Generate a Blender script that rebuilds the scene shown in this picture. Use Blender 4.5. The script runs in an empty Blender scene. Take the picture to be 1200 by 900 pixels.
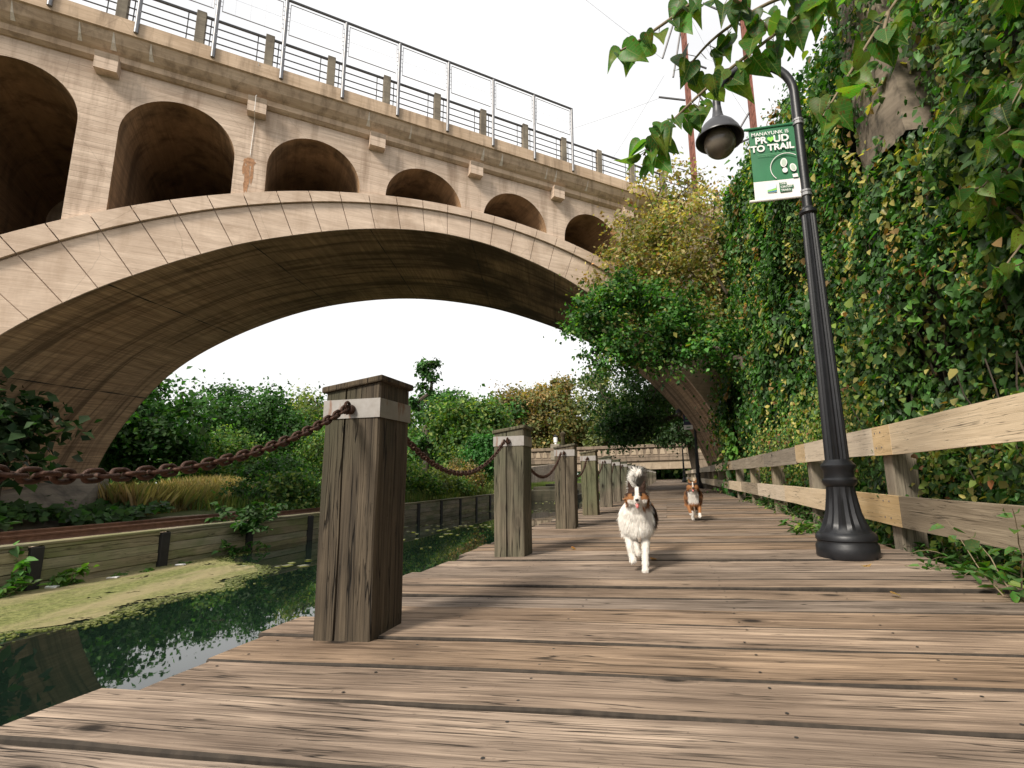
import bpy, math, random
import numpy as np
from mathutils import Vector, Matrix
R=math.radians
random.seed(7); rng=np.random.default_rng(11)
SC=bpy.context.scene; COL=SC.collection

# ------------------------------------------------------------------ helpers
def tag(o,label=None,cat=None,group=None,kind=None):
    if label: o['label']=label
    if cat: o['category']=cat
    if group: o['group']=group
    if kind: o['kind']=kind
    return o
def link(name,me,m=None,parent=None,loc=None):
    o=bpy.data.objects.new(name,me); COL.objects.link(o)
    if m is not None and me is not None:
        for mm in (m if isinstance(m,(list,tuple)) else [m]): me.materials.append(mm)
    if parent: o.parent=parent
    if loc is not None: o.location=loc
    return o
def empty(name,loc=(0,0,0),rz=0):
    o=bpy.data.objects.new(name,None); COL.objects.link(o); o.location=loc; o.rotation_euler=(0,0,rz)
    o.empty_display_size=.2
    return o
def np_mesh(name,V,F,col=None,smooth=False):
    V=np.asarray(V,dtype=np.float32); F=np.asarray(F,dtype=np.int32); k=F.shape[1]
    me=bpy.data.meshes.new(name)
    me.vertices.add(len(V)); me.vertices.foreach_set('co',V.ravel())
    me.loops.add(F.size); me.loops.foreach_set('vertex_index',F.ravel())
    me.polygons.add(len(F)); me.polygons.foreach_set('loop_start',np.arange(0,F.size,k,dtype=np.int32))
    me.polygons.foreach_set('loop_total',np.full(len(F),k,dtype=np.int32))
    if smooth: me.polygons.foreach_set('use_smooth',np.ones(len(F),dtype=bool))
    me.update(calc_edges=True)
    if col is not None:
        a=me.color_attributes.new('Col','FLOAT_COLOR','POINT')
        c=np.ones((len(V),4),dtype=np.float32); c[:,:3]=col; a.data.foreach_set('color',c.ravel())
    return me
def nz(v):
    v=np.asarray(v,float); return v/np.maximum(np.linalg.norm(v,axis=-1,keepdims=True),1e-9)
class MB:
    def __init__(s): s.v=[]; s.f=[]; s.mi=[]; s.c=[]
    def add(s,vs,fs,mi=0,col=(1,1,1)):
        b=len(s.v); s.v+= [tuple(v) for v in vs]; s.f+=[tuple(b+i for i in f) for f in fs]; s.mi+=[mi]*len(fs); s.c+=[col]*len(vs); return b
    def box(s,a,b,mi=0,col=(1,1,1),bev=0,M=None,jit=0):
        x0,y0,z0=a; x1,y1,z1=b
        if bev<=0:
            vs=[(x0,y0,z0),(x1,y0,z0),(x1,y1,z0),(x0,y1,z0),(x0,y0,z1),(x1,y0,z1),(x1,y1,z1),(x0,y1,z1)]
            fs=[(0,3,2,1),(4,5,6,7),(0,1,5,4),(1,2,6,5),(2,3,7,6),(3,0,4,7)]
        else:
            e=bev; vs=[];
            for zz,ins in ((z0,e),(z0+e,0),(z1-e,0),(z1,e)):
                X0,X1,Y0,Y1=x0+ins,x1-ins,y0+ins,y1-ins
                if ins: vs+=[(X0,Y0,zz),(X1,Y0,zz),(X1,Y1,zz),(X0,Y1,zz)]+[(X0,Y0,zz)]*0
                else: vs+=[(X0+e,Y0,zz),(X1-e,Y0,zz),(X1,Y0+e,zz),(X1,Y1-e,zz),(X1-e,Y1,zz),(X0+e,Y1,zz),(X0,Y1-e,zz),(X0,Y0+e,zz)]
            fs=[(3,2,1,0)]
            # indices: 0-3 bottom, 4-11 ring1, 12-19 ring2, 20-23 top
            for i in range(8): fs.append((4+i,4+(i+1)%8,12+(i+1)%8,12+i))
            fs+=[(0,1,5,4),(1,6,5),(1,2,7,6),(2,8,7),(2,3,9,8),(3,10,9),(3,0,11,10),(0,4,11)]
            t=20
            fs+=[(12,13,t+1,t),(13,14,t+1),(14,15,t+2,t+1),(15,16,t+2),(16,17,t+3,t+2),(17,18,t+3),(18,19,t,t+3),(19,12,t)]
            fs.append((t,t+1,t+2,t+3))
        if jit: vs=[(v[0]+random.uniform(-jit,jit),v[1]+random.uniform(-jit,jit),v[2]+random.uniform(-jit,jit)) for v in vs]
        if M is not None: vs=[tuple(M@Vector(v)) for v in vs]
        s.add(vs,fs,mi,col)
    def tube(s,pts,rad,n=8,mi=0,col=(1,1,1),cap=True,closed=False):
        pts=[Vector(p) for p in pts]; m=len(pts)
        if not isinstance(rad,(list,tuple)): rad=[rad]*m
        up=Vector((0,0,1)); rings=[]; prev=None
        for i,p in enumerate(pts):
            if closed: d=pts[(i+1)%m]-pts[i-1]
            else: d=pts[min(i+1,m-1)]-pts[max(i-1,0)]
            if d.length<1e-9: d=Vector((0,0,1))
            d.normalize()
            if prev is None:
                a=d.orthogonal().normalized()
            else:
                a=prev-d*prev.dot(d)
                if a.length<1e-6: a=d.orthogonal()
                a.normalize()
            prev=a; b=d.cross(a)
            rings.append([p+(a*math.cos(2*math.pi*k/n)+b*math.sin(2*math.pi*k/n))*rad[i] for k in range(n)])
        vs=[v for r in rings for v in r]; fs=[]
        for i in range(m if closed else m-1):
            j=(i+1)%m
            for k in range(n): fs.append((i*n+k,i*n+(k+1)%n,j*n+(k+1)%n,j*n+k))
        if cap and not closed:
            fs.append(tuple(range(n))[::-1]); fs.append(tuple((m-1)*n+k for k in range(n)))
        s.add(vs,fs,mi,col)
    def lathe(s,prof,c=(0,0,0),n=24,mi=0,col=(1,1,1),flute=0,fl0=0,fl1=0):
        vs=[];m=len(prof)
        for r,z in prof:
            for k in range(n):
                rr=r
                if flute and fl0<=z<=fl1: rr=r*(1-flute*(k%2))
                a=2*math.pi*k/n; vs.append((c[0]+rr*math.cos(a),c[1]+rr*math.sin(a),c[2]+z))
        fs=[(i*n+k,i*n+(k+1)%n,(i+1)*n+(k+1)%n,(i+1)*n+k) for i in range(m-1) for k in range(n)]
        fs.append(tuple(range(n))[::-1]); fs.append(tuple((m-1)*n+k for k in range(n)))
        s.add(vs,fs,mi,col)
    def prism(s,poly,axis,a,b,mi=0,col=(1,1,1)):
        # poly of 2D pts; axis 'x': (y,z) 'y': (x,z) 'z': (x,y)
        def P(p,t):
            return {'x':(t,p[0],p[1]),'y':(p[0],t,p[1]),'z':(p[0],p[1],t)}[axis]
        n=len(poly); vs=[P(p,a) for p in poly]+[P(p,b) for p in poly]
        fs=[tuple(range(n))[::-1],tuple(range(n,2*n))]+[(i,(i+1)%n,n+(i+1)%n,n+i) for i in range(n)]
        s.add(vs,fs,mi,col)
    def mesh(s,name,smooth=False,ang=None):
        me=bpy.data.meshes.new(name); me.from_pydata(s.v,[],s.f)
        me.polygons.foreach_set('material_index',s.mi)
        a=me.color_attributes.new('Col','FLOAT_COLOR','POINT')
        c=np.ones((len(s.v),4),dtype=np.float32); c[:,:3]=np.array(s.c)
        a.data.foreach_set('color',c.ravel())
        me.update()
        if smooth:
            me.polygons.foreach_set('use_smooth',[True]*len(me.polygons))
            if ang: me.set_sharp_from_angle(angle=R(ang))
        return me
    def build(s,name,m,parent=None,loc=None,smooth=False,ang=None,fix=True):
        me=s.mesh(name,smooth,ang)
        if fix:
            import bmesh
            bm=bmesh.new(); bm.from_mesh(me); bmesh.ops.recalc_face_normals(bm,faces=bm.faces); bm.to_mesh(me); bm.free()
        return link(name,me,m,parent,loc)

# ------------------------------------------------------------------ materials
class NT:
    def __init__(s,name):
        s.m=bpy.data.materials.new(name); s.m.use_nodes=True; s.t=s.m.node_tree; s.t.nodes.clear()
        s.out=s.t.nodes.new('ShaderNodeOutputMaterial')
    def n(s,ty,attrs=None,**ins):
        nd=s.t.nodes.new('ShaderNode'+ty)
        for k,v in (attrs or {}).items(): setattr(nd,k,v)
        for k,v in ins.items():
            k2=k.replace('_',' ')
            key=int(k[1:]) if k[0]=='i' and k[1:].isdigit() else k2
            s.set(nd.inputs[key],v)
        return nd
    def set(s,sock,v):
        if isinstance(v,bpy.types.NodeSocket): s.t.links.new(v,sock)
        elif isinstance(v,bpy.types.Node): s.t.links.new(v.outputs[0],sock)
        else:
            if sock.type=='RGBA' and len(v)==3: v=(*v,1)
            sock.default_value=v
    def coord(s,scale=(1,1,1),which='Object',off=None):
        tc=s.n('TexCoord'); mp=s.n('Mapping',Vector=tc.outputs[which]); mp.inputs['Scale'].default_value=scale
        if off is not None: s.set(mp.inputs['Location'],off)
        return mp.outputs[0]
    def noise(s,vec,scale=5,detail=4,rough=.55,dist=0):
        return s.n('TexNoise',Vector=vec,Scale=scale,Detail=detail,Roughness=rough,Distortion=dist).outputs['Fac']
    def ramp(s,fac,stops,interp='LINEAR'):
        nd=s.n('ValToRGB',Fac=fac); cr=nd.color_ramp; cr.interpolation=interp
        while len(cr.elements)<len(stops): cr.elements.new(.5)
        for e,(p,c) in zip(cr.elements,stops):
            e.position=p; e.color=(*c,1) if not isinstance(c,(int,float)) else (c,c,c,1)
        return nd.outputs['Color']
    def mix(s,fac,a,b,mode='MIX'):
        nd=s.n('Mix',{'data_type':'RGBA','blend_type':mode})
        s.set(nd.inputs[0],fac); s.set(nd.inputs[6],a); s.set(nd.inputs[7],b); return nd.outputs[2]
    def math(s,op,a,b=0.,clamp=False):
        nd=s.n('Math',{'operation':op,'use_clamp':clamp}); s.set(nd.inputs[0],a); s.set(nd.inputs[1],b); return nd.outputs[0]
    def attr(s): return s.n('VertexColor',{'layer_name':'Col'}).outputs['Color']
    def bump(s,h,strength=.3,dist=.02,normal=None):
        nd=s.n('Bump',Height=h,Strength=strength,Distance=dist)
        if normal is not None: s.set(nd.inputs['Normal'],normal)
        return nd.outputs['Normal']
    def bsdf(s,color,rough=.7,normal=None,metal=0,spec=None,**kw):
        b=s.n('BsdfPrincipled'); s.set(b.inputs['Base Color'],color); s.set(b.inputs['Roughness'],rough); s.set(b.inputs['Metallic'],metal)
        if normal is not None: s.set(b.inputs['Normal'],normal)
        if spec is not None: b.inputs['Specular IOR Level'].default_value=spec
        for k,v in kw.items(): s.set(b.inputs[k.replace('_',' ')],v)
        s.t.links.new(b.outputs[0],s.out.inputs['Surface']); return b

def simple(name,c,rough=.6,metal=0,var=.15,sc=6,bump=.15,spec=None):
    t=NT(name); v=t.coord(); f=t.noise(v,sc,5)
    lo=tuple(x*(1-var) for x in c); hi=tuple(min(1,x*(1+var)) for x in c)
    col=t.ramp(f,[(.3,lo),(.7,hi)])
    t.bsdf(col,rough,t.bump(t.noise(v,sc*6,3),bump,.005),metal,spec); return t.m

def foliage(name,trans=.35,rough=.5,spots=None,spec=.35,veins=False):
    t=NT(name); a=t.attr()
    geo=t.n('NewGeometry')
    v=t.coord(); f=t.noise(v,.7,2)
    c=t.mix(1.0,a,t.ramp(f,[(.3,.75),(.7,1.25)]),'MULTIPLY')
    if veins:
        sp=t.n('SeparateColor',Color=t.n('VertexColor',{'layer_name':'Vein'}).outputs['Color'])
        ax=t.math('ABSOLUTE',t.math('SUBTRACT',sp.outputs[0],.5)); fr=t.math('FRACT',t.math('MULTIPLY',t.math('SUBTRACT',sp.outputs[1],t.math('MULTIPLY',ax,.8)),7.))
        vn=t.math('MAXIMUM',t.math('LESS_THAN',ax,.014),t.math('MULTIPLY',t.math('LESS_THAN',fr,.09),.7))
        c=t.mix(t.math('MULTIPLY',vn,.55),c,(.30,.36,.12))
        c=t.mix(t.ramp(t.noise(t.coord(),9.,3),[(.52,0.),(.64,.6)]),c,(.20,.24,.03))
    if spots:
        s1=t.noise(t.coord(),spots[0],3,.7)
        c=t.mix(t.ramp(s1,[(spots[1],0),(spots[1]+.06,1)]),c,spots[2])
    c=t.mix(t.math('MULTIPLY',geo.outputs['Backfacing'],.18),c,(.22,.30,.16))
    b=t.n('BsdfPrincipled'); t.set(b.inputs['Base Color'],c); b.inputs['Roughness'].default_value=rough; b.inputs['Specular IOR Level'].default_value=spec
    tr=t.n('BsdfTranslucent'); t.set(tr.inputs['Color'],t.mix(1.0,c,(1.5,1.7,.45),'MULTIPLY'))
    mx=t.n('MixShader'); mx.inputs[0].default_value=trans
    t.t.links.new(b.outputs[0],mx.inputs[1]); t.t.links.new(tr.outputs[0],mx.inputs[2]); t.t.links.new(mx.outputs[0],t.out.inputs['Surface'])
    return t.m

def wood(name,lo,hi,axis,crack=.5,green=None,scale=1.,rough=.85,bump=.5):
    """weathered timber, grain along axis 0/1/2; per-piece offset from the colour attribute"""
    t=NT(name); at=t.attr()
    off=t.n('VectorMath',{'operation':'SCALE'}); t.set(off.inputs[0],at); off.inputs['Scale'].default_value=37.
    def sc(long,cross):
        v=[cross*scale]*3; v[axis]=long*scale; return tuple(v)
    tc=t.n('TexCoord')
    add=t.n('VectorMath',{'operation':'ADD'}); t.set(add.inputs[0],tc.outputs['Object']); t.set(add.inputs[1],off.outputs[0])
    def mp(s_): 
        m=t.n('Mapping',Vector=add.outputs[0]); m.inputs['Scale'].default_value=s_; return m.outputs[0]
    g1=t.noise(mp(sc(1.1,26)),1,7,.62,.6)
    g2=t.noise(mp(sc(3.,90)),1,4,.6,.3)
    blot=t.noise(mp(sc(1.,2.2)),1.,4,.6)
    cr=t.noise(mp(sc(.55,17)),1,3,.45,.35)
    crm=t.ramp(cr,[(.5-.012,1.),(.5,0.),(.5+.012,1.)])
    crgate=t.ramp(t.noise(mp(sc(.8,3.)),1,2),[(.62-.25*crack,1.),(.70-.2*crack,0.)])
    crk=t.math('MAXIMUM',crm,crgate)
    c2=t.ramp(t.noise(mp(sc(.9,48)),1,2,.4,.3),[(.488,1.),(.5,0.),(.512,1.)]); c2=t.math('MAXIMUM',c2,t.ramp(t.noise(mp(sc(1.3,5.)),1.7,3),[(.46,1.),(.56,.25)])); crk=t.math('MULTIPLY',crk,c2)
    spk=t.ramp(t.noise(mp((34,34,34)),1,3,.7),[(.66,0.),(.74,.5)])
    # knots
    vo=t.n('TexVoronoi',{'feature':'F1'},Vector=mp(sc(1.5,3.2)),Scale=1.); 
    kn=t.ramp(vo.outputs['Distance'],[(.05,0.),(.12,1.)])
    ring=t.ramp(t.math('SINE',t.math('MULTIPLY',vo.outputs['Distance'],90.)),[(.2,.75),(.8,1.)])
    ringm=t.ramp(vo.outputs['Distance'],[(.10,1.),(.26,0.)])
    col=t.ramp(t.math('ADD',t.math('MULTIPLY',g1,.75),t.math('MULTIPLY',g2,.3)),[(.36,lo),(.68,hi)])
    col=t.mix(t.ramp(blot,[(.38,.0),(.66,.6)]),col,tuple(x*1.15 for x in lo))
    if green: col=t.mix(t.ramp(t.noise(mp(sc(.7,1.2)),1.3,3),[(.42,0.),(.62,.75)]),col,green)
    hs=t.n('HueSaturation',Color=col); 
    sep=t.n('SeparateColor',Color=at); t.set(hs.inputs['Value'],t.math('ADD',t.math('MULTIPLY',sep.outputs[0],.34),.84)); t.set(hs.inputs['Saturation'],t.math('ADD',t.math('MULTIPLY',sep.outputs[1],.4),.85))
    col=hs.outputs[0]
    col=t.mix(1.,col,t.mix(ringm,(1,1,1),ring),'MULTIPLY')
    col=t.mix(kn,tuple(x*.25 for x in lo),col)
    col=t.mix(spk,col,tuple(x*.5 for x in lo))
    col=t.mix(crk,tuple(x*.12 for x in lo),col)
    h=t.math('ADD',t.math('MULTIPLY',g1,.6),t.math('ADD',t.math('MULTIPLY',g2,.35),t.math('MULTIPLY',crk,.9)))
    h=t.math('ADD',h,t.math('MULTIPLY',kn,.25))
    t.bsdf(col,rough,t.bump(h,bump,.012),0,.25)
    return t.m

def concrete(name,lo,hi,dirt,lines=1.,dirtamt=.5,joint=None,smear=(.9,.9,.16)):
    t=NT(name); tc=t.n('TexCoord').outputs['Object']
    def mp(s_,o=(0,0,0)):
        m=t.n('Mapping',Vector=tc); m.inputs['Scale'].default_value=s_; m.inputs['Location'].default_value=o; return m.outputs[0]
    f=t.noise(mp((1,1,1)),.8,7,.65)
    board=t.noise(mp((.35,.35,9)),1,6,.65,.15)
    fine=t.noise(mp((3,3,38)),1,3)
    st=t.noise(mp(smear),1.6,5,.65)
    # form boards: horizontal seams every ~14 cm
    sx=t.n('SeparateXYZ',Vector=tc)
    seam=t.math('FRACT',t.math('MULTIPLY',sx.outputs['Z'],1/.145)); seam=t.ramp(seam,[(.0,.0),(.07,1.),(.93,1.),(1.,0.)])
    col=t.ramp(t.math('ADD',t.math('MULTIPLY',f,.5),t.math('MULTIPLY',board,.5)),[(.34,lo),(.64,hi)])
    col=t.mix(t.ramp(fine,[(.3,.0),(.75,.28)]),col,tuple(x*.6 for x in lo))
    col=t.mix(t.math('MULTIPLY',t.ramp(st,[(.48,0.),(.68,1.)]),dirtamt),col,dirt)
    # pale lime bloom
    bl=t.noise(mp((.5,.5,1.4),(9,3,1)),.9,6,.7)
    col=t.mix(t.ramp(bl,[(.58,0.),(.72,.45)]),col,tuple(min(1,x*1.18) for x in hi))
    cr=t.n('TexVoronoi',{'feature':'DISTANCE_TO_EDGE'},Vector=t.mix(.12,mp((1,1,1)),t.n('TexNoise',Vector=mp((1,1,1)),Scale=2.).outputs['Color']),Scale=.42)
    crk=t.ramp(cr.outputs['Distance'],[(.0,.8),(.004,1.)])
    col=t.mix(1.,col,crk,'MULTIPLY')
    col=t.mix(t.math('MULTIPLY',t.math('SUBTRACT',1.,seam),.25*lines),col,tuple(x*.55 for x in lo))
    h=t.math('ADD',t.math('MULTIPLY',board,.6*lines+.1),t.math('ADD',t.math('MULTIPLY',seam,.35*lines),t.math('MULTIPLY',f,.4)))
    t.bsdf(col,.9,t.bump(h,.5,.03),0,.2)
    return t.m

M={}
M['conc']=concrete('board_marked_concrete',(.42,.315,.24),(.75,.60,.48),(.2,.13,.085),1.,.55,smear=(1.8,1.8,.2))
M['conc_soffit']=concrete('soot_stained_concrete',(.22,.145,.09),(.5,.33,.2),(.05,.036,.026),.8,.85,smear=(.35,.08,.35))
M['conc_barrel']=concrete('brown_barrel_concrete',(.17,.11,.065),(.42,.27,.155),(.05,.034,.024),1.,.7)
M['conc_ring']=concrete('arch_ring_concrete',(.46,.345,.26),(.77,.615,.49),(.30,.20,.13),.35,.4)
M['conc_grey']=concrete('grey_concrete',(.13,.11,.09),(.3,.26,.2),(.05,.045,.04),.3,.7)
M['para']=concrete('stained_parapet_concrete',(.38,.27,.18),(.64,.49,.36),(.15,.105,.07),.1,.6,smear=(2.6,2.6,.3))
M['deckedge']=simple('dirty_shaded_edge',(.035,.027,.02),.95,0,.4,20,.2)  # plank sides: dirt, plus the shade of the gaps put into the colour
M['tanconc']=concrete('tan_old_concrete',(.22,.17,.12),(.42,.34,.25),(.08,.06,.045),.2,.5)
M['deck']=wood('boardwalk_planks',(.085,.06,.044),(.46,.35,.262),0,1.,rough=.8,bump=.8)
M['post']=wood('weathered_post',(.02,.016,.012),(.105,.084,.06),2,1.,green=(.042,.042,.026),bump=.9)
M['post_pale']=wood('pale_post',(.05,.04,.028),(.21,.172,.12),2,1.,green=(.075,.085,.05),bump=.6)
M['rail_pale']=wood('pale_rail',(.5,.41,.3),(.72,.61,.47),1,.35,bump=.35)
M['rail_fresh']=wood('fresh_rail',(.52,.38,.22),(.70,.55,.36),1,.1,bump=.25)
M['rail_grey']=wood('grey_rail',(.19,.155,.115),(.4,.34,.26),1,.7,bump=.5)
M['fpost']=wood('grey_fence_post',(.15,.125,.09),(.33,.28,.21),2,.7,bump=.5)
M['wallwood']=wood('bank_wall_boards',(.19,.165,.11),(.42,.37,.26),1,.6,green=(.14,.16,.07),bump=.5)
M['steel']=simple('galvanised_band',(.34,.32,.30),.5,.4,.25,5,.15)
t=NT('rust_marked_steel'); v=t.coord(); f=t.noise(v,6,5,.7); g=t.noise(t.coord((9,9,2)),2.2,4,.6)
c=t.ramp(f,[(.3,(.22,.20,.18)),(.6,(.29,.275,.26)),(.8,(.38,.36,.34))]); c=t.mix(t.ramp(g,[(.56,0.),(.66,.8)]),c,(.17,.07,.03))
t.bsdf(c,.5,t.bump(f,.3,.004),.35); M['steel']=t.m
M['galv']=simple('galvanised_tube',(.2,.2,.21),.45,.5)
M['darkrail']=simple('dark_rail',(.08,.08,.085),.5,.3)
M['rust']=simple('rusty_chain',(.06,.028,.017),.55,.5,.6,40,.6)
M['railsteel']=simple('rusty_track_rail',(.16,.085,.055),.65,.4,.3,8,.3)
M['rustpole']=simple('rusty_mast_steel',(.17,.06,.04),.8,0,.3,3,.3)
M['black']=simple('black_lamp_iron',(.014,.015,.018),.42,.2,.2,9,.15,.5)
M['shade']=simple('lamp_shade_grey',(.045,.045,.05),.4,.3,.2,9,.1)
M['globe']=simple('smoked_lamp_globe',(.13,.11,.09),.22,0,.25,7,.02)
M['pile']=simple('dark_pile',(.022,.02,.018),.8,0,.3,4,.4)
M['wire']=simple('wire_dark',(.05,.05,.05),.6)
M['pierstone']=concrete('rough_pier_stone',(.13,.105,.08),(.30,.25,.19),(.05,.045,.035),.0,.9,smear=(2.5,2.5,2.5))
M['moss_shade']=concrete('mossy_shade_stone',(.03,.028,.02),(.09,.08,.055),(.015,.02,.01),.0,.6)
M['stone']=concrete('rubble_stone',(.17,.14,.11),(.38,.32,.26),(.09,.08,.06),.0,.6)
M['bark']=simple('bark',(.07,.055,.04),.9,0,.35,9,.6)
M['barkpale']=simple('pale_stem',(.17,.13,.08),.8,0,.3,9,.4)
M['leaf']=foliage('leaf',.4,.5,None,.2)
M['leaffar']=foliage('leaf_far',.38,.6,None,.12)
M['ivy']=foliage('ivy_leaf',.4,.4,None,.26)
M['bigleaf']=foliage('big_leaf',.5,.4,(70.,.585,(.15,.07,.015)),.22,True)
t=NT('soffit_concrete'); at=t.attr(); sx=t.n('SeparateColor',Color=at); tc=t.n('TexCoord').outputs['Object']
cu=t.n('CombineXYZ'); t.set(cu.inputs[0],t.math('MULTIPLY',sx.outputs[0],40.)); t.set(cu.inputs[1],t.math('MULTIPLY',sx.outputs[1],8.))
def mp_(s_):
    m=t.n('Mapping',Vector=cu.outputs[0]); m.inputs['Scale'].default_value=s_; return m.outputs[0]
brd=t.noise(mp_((7.,.25,1)),1,5,.65); fin=t.noise(mp_((22.,.8,1)),1,3); arcs=t.noise(mp_((.22,2.6,1)),1.,5,.65,.4); big=t.noise(mp_((.3,.35,1)),1.,5,.6,.3)
arch_=t.noise(mp_((.5,9.,1)),1.,4,.6)
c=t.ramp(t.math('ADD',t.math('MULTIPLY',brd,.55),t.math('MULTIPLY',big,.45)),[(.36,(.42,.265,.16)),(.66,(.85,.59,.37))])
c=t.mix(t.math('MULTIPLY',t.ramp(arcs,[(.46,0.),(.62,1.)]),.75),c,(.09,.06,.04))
crown_shade=t.ramp(sx.outputs[0],[(.2,.25),(.42,.9),(.6,.9),(.85,.3)])  # stain weight carries painted shade: dark at the crown, paler at the feet
c=t.mix(t.math('MULTIPLY',t.ramp(big,[(.36,0.),(.58,1.)]),crown_shade),c,(.06,.043,.032))
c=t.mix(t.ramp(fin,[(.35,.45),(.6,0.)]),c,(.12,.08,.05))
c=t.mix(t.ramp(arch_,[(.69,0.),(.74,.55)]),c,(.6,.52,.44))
h=t.math('ADD',brd,t.math('MULTIPLY',fin,.6)); t.bsdf(c,.9,t.bump(h,.6,.03),0,.15); M['soffit2']=t.m
M['white']=simple('white_paint',(.75,.74,.72),.5,0,.05,3,.03)

def rgbvar(n,cols,wts=None,var=.25):
    cols=np.array(cols,float)
    if isinstance(wts,str): return (cols*(1+rng.normal(0,var,(n,1))).clip(.35,1.9)).clip(.003,.9)
    i=rng.choice(len(cols),n,p=wts)
    c=cols[i]*(1+rng.normal(0,var,(n,1))).clip(.35,1.9); return c.clip(.003,.9)
def leaf_mesh(name,P,L,N,jit=.8,cols=((.05,.1,.02),),wts=None,width=.36,droop=.5,var=.25,fold=.12,Lvar=.3,six=False):
    n=len(P); P=np.asarray(P,float)
    N=nz(np.broadcast_to(np.asarray(N,float),(n,3))+rng.normal(0,jit,(n,3)))
    T=rng.normal(0,1,(n,3))+np.array([0,0,-droop*2]); T=nz(T-N*(T*N).sum(1,keepdims=True)); S=np.cross(N,T)
    l=np.asarray(L)*(1+rng.normal(0,Lvar,n)).clip(.4,1.8); l=l[:,None]
    if isinstance(cols,np.ndarray) and cols.ndim==2 and len(cols)==n and n>20: wts='direct'
    if six:
        cv=(rng.normal(0,.5,(n,1))+1)
        V=np.stack([P,P+T*l*.22+S*l*width*.95+N*l*fold,P+T*l*.60+S*l*width*.72+N*l*fold*.6,P+T*l-N*l*fold*cv,P+T*l*.60-S*l*width*.72+N*l*fold*.6,P+T*l*.22-S*l*width*.95+N*l*fold],1).reshape(-1,3)
        b=np.arange(n)[:,None]*6; F=np.concatenate([b+np.array([0,1,2,3]),b+np.array([0,3,4,5])],0)
        return np_mesh(name,V,F,np.repeat(rgbvar(n,cols,wts,var),6,0))
    V=np.stack([P,P+T*l*.42+S*l*width+N*l*fold,P+T*l-N*l*fold*.5,P+T*l*.42-S*l*width+N*l*fold],1).reshape(-1,3)
    b=np.arange(n)[:,None]*4; F=np.concatenate([b+np.array([0,1,2]),b+np.array([0,2,3])],0)
    c=np.repeat(rgbvar(n,cols,wts,var),4,0)
    return np_mesh(name,V,F,c)
def bigleaf_mesh(name,P,L,N,T,cols,wts=None,var=.2):
    """heart shaped leaves; P = stalk end"""
    half=[(.14,-.09,.02),(.28,-.10,.04),(.40,-.02,.06),(.455,.12,.07),(.44,.28,.06),(.37,.45,.04),(.27,.62,.0),(.15,.80,-.05)]
    out=[(0,0,0)]+half+[(0,1.06,-.15)]+[(-x,y,z) for x,y,z in half[::-1]]; no_=len(out)
    mid=[(0,.22,-.02),(0,.45,-.04),(0,.70,-.06)]
    tpl=np.array(out+mid); m1,m2,m3=no_,no_+1,no_+2
    fs=[]; near_=lambda i:(m1,m1,m1,m1,m1,m2,m2,m3,m3,m3,m3,m3,m2,m2,m1,m1,m1,m1)[i]
    for i in range(no_):
        j=(i+1)%no_; fs.append((i,j,near_(i)))
        if near_(i)!=near_(j): fs.append((j,near_(j),near_(i)))
    fs=[tuple(f) for f in fs]; NV=len(tpl)
    n=len(P);P=np.asarray(P,float);N=nz(N);T=nz(np.asarray(T)-N*(np.asarray(T)*N).sum(1,keepdims=True));S=np.cross(T,N)
    l=(np.asarray(L)*(1+rng.normal(0,.2,n)).clip(.5,1.6))[:,None,None]
    cur=(1.6+rng.normal(0,1.5,(n,1,1)))
    V=P[:,None,:]+l*(tpl[None,:,0:1]*S[:,None]+tpl[None,:,1:2]*T[:,None]+tpl[None,:,2:3]*cur*N[:,None])
    F=(np.arange(n)[:,None,None]*NV+np.array(fs)[None]).reshape(-1,3)
    c=np.repeat(rgbvar(n,cols,wts,var),NV,0)
    me=np_mesh(name,V.reshape(-1,3),F,c,smooth=True)
    a=me.color_attributes.new('Vein','FLOAT_COLOR','POINT'); q=np.ones((n,NV,4),dtype=np.float32); q[:,:,0]=tpl[None,:,0]+.5; q[:,:,1]=tpl[None,:,1]+.2; a.data.foreach_set('color',q.ravel())
    return me

# ------------------------------------------------------------------ trees
def skeleton(base,trunk_pts,clumps,r0,twigr=.012):
    """trunk polyline + branches attached from each clump to the nearest existing node"""
    nodes=[Vector(p) for p in trunk_pts]; par=[i-1 for i in range(len(nodes))]
    order=sorted(range(len(clumps)),key=lambda i:min((Vector(clumps[i])-n).length for n in nodes))
    for i in order:
        c=Vector(clumps[i]); best=None;bd=1e9
        for j,nn in enumerate(nodes):
            if j<max(1,len(trunk_pts)//3): continue
            d=(c-nn).length*(1.0 if nn.z<c.z+.2 else 1.35)
            if d<bd: bd=d;best=j
        p0=nodes[best]; L=(c-p0).length; k=max(1,int(L/.55)); last=best
        for q in range(1,k+1):
            t=q/k; p=p0.lerp(c,t)+Vector((random.gauss(0,.05*L),random.gauss(0,.05*L),random.gauss(0,.03*L)+.10*L*math.sin(t*math.pi)))*(1 if q<k else 0)
            nodes.append(p); par.append(last); last=len(nodes)-1
    w=[0.]*len(nodes)
    for i in range(len(nodes)-1,-1,-1):
        if w[i]==0: w[i]=1
        if par[i]>=0: w[par[i]]+=w[i]
    mx=w[0]; rad=[max(twigr,r0*(x/mx)**.5) for x in w]
    return nodes,par,rad
def crown_clumps(c,r,n,shell=.35,low=-1.):
    out=[]
    while len(out)<n:
        v=np.array([random.gauss(0,1) for _ in range(3)]); v/=np.linalg.norm(v)
        rr=random.random()**shell; v=v*rr
        if v[2]<low: continue
        out.append((c[0]+v[0]*r[0],c[1]+v[1]*r[1],c[2]+v[2]*r[2]))
    return out
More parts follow.
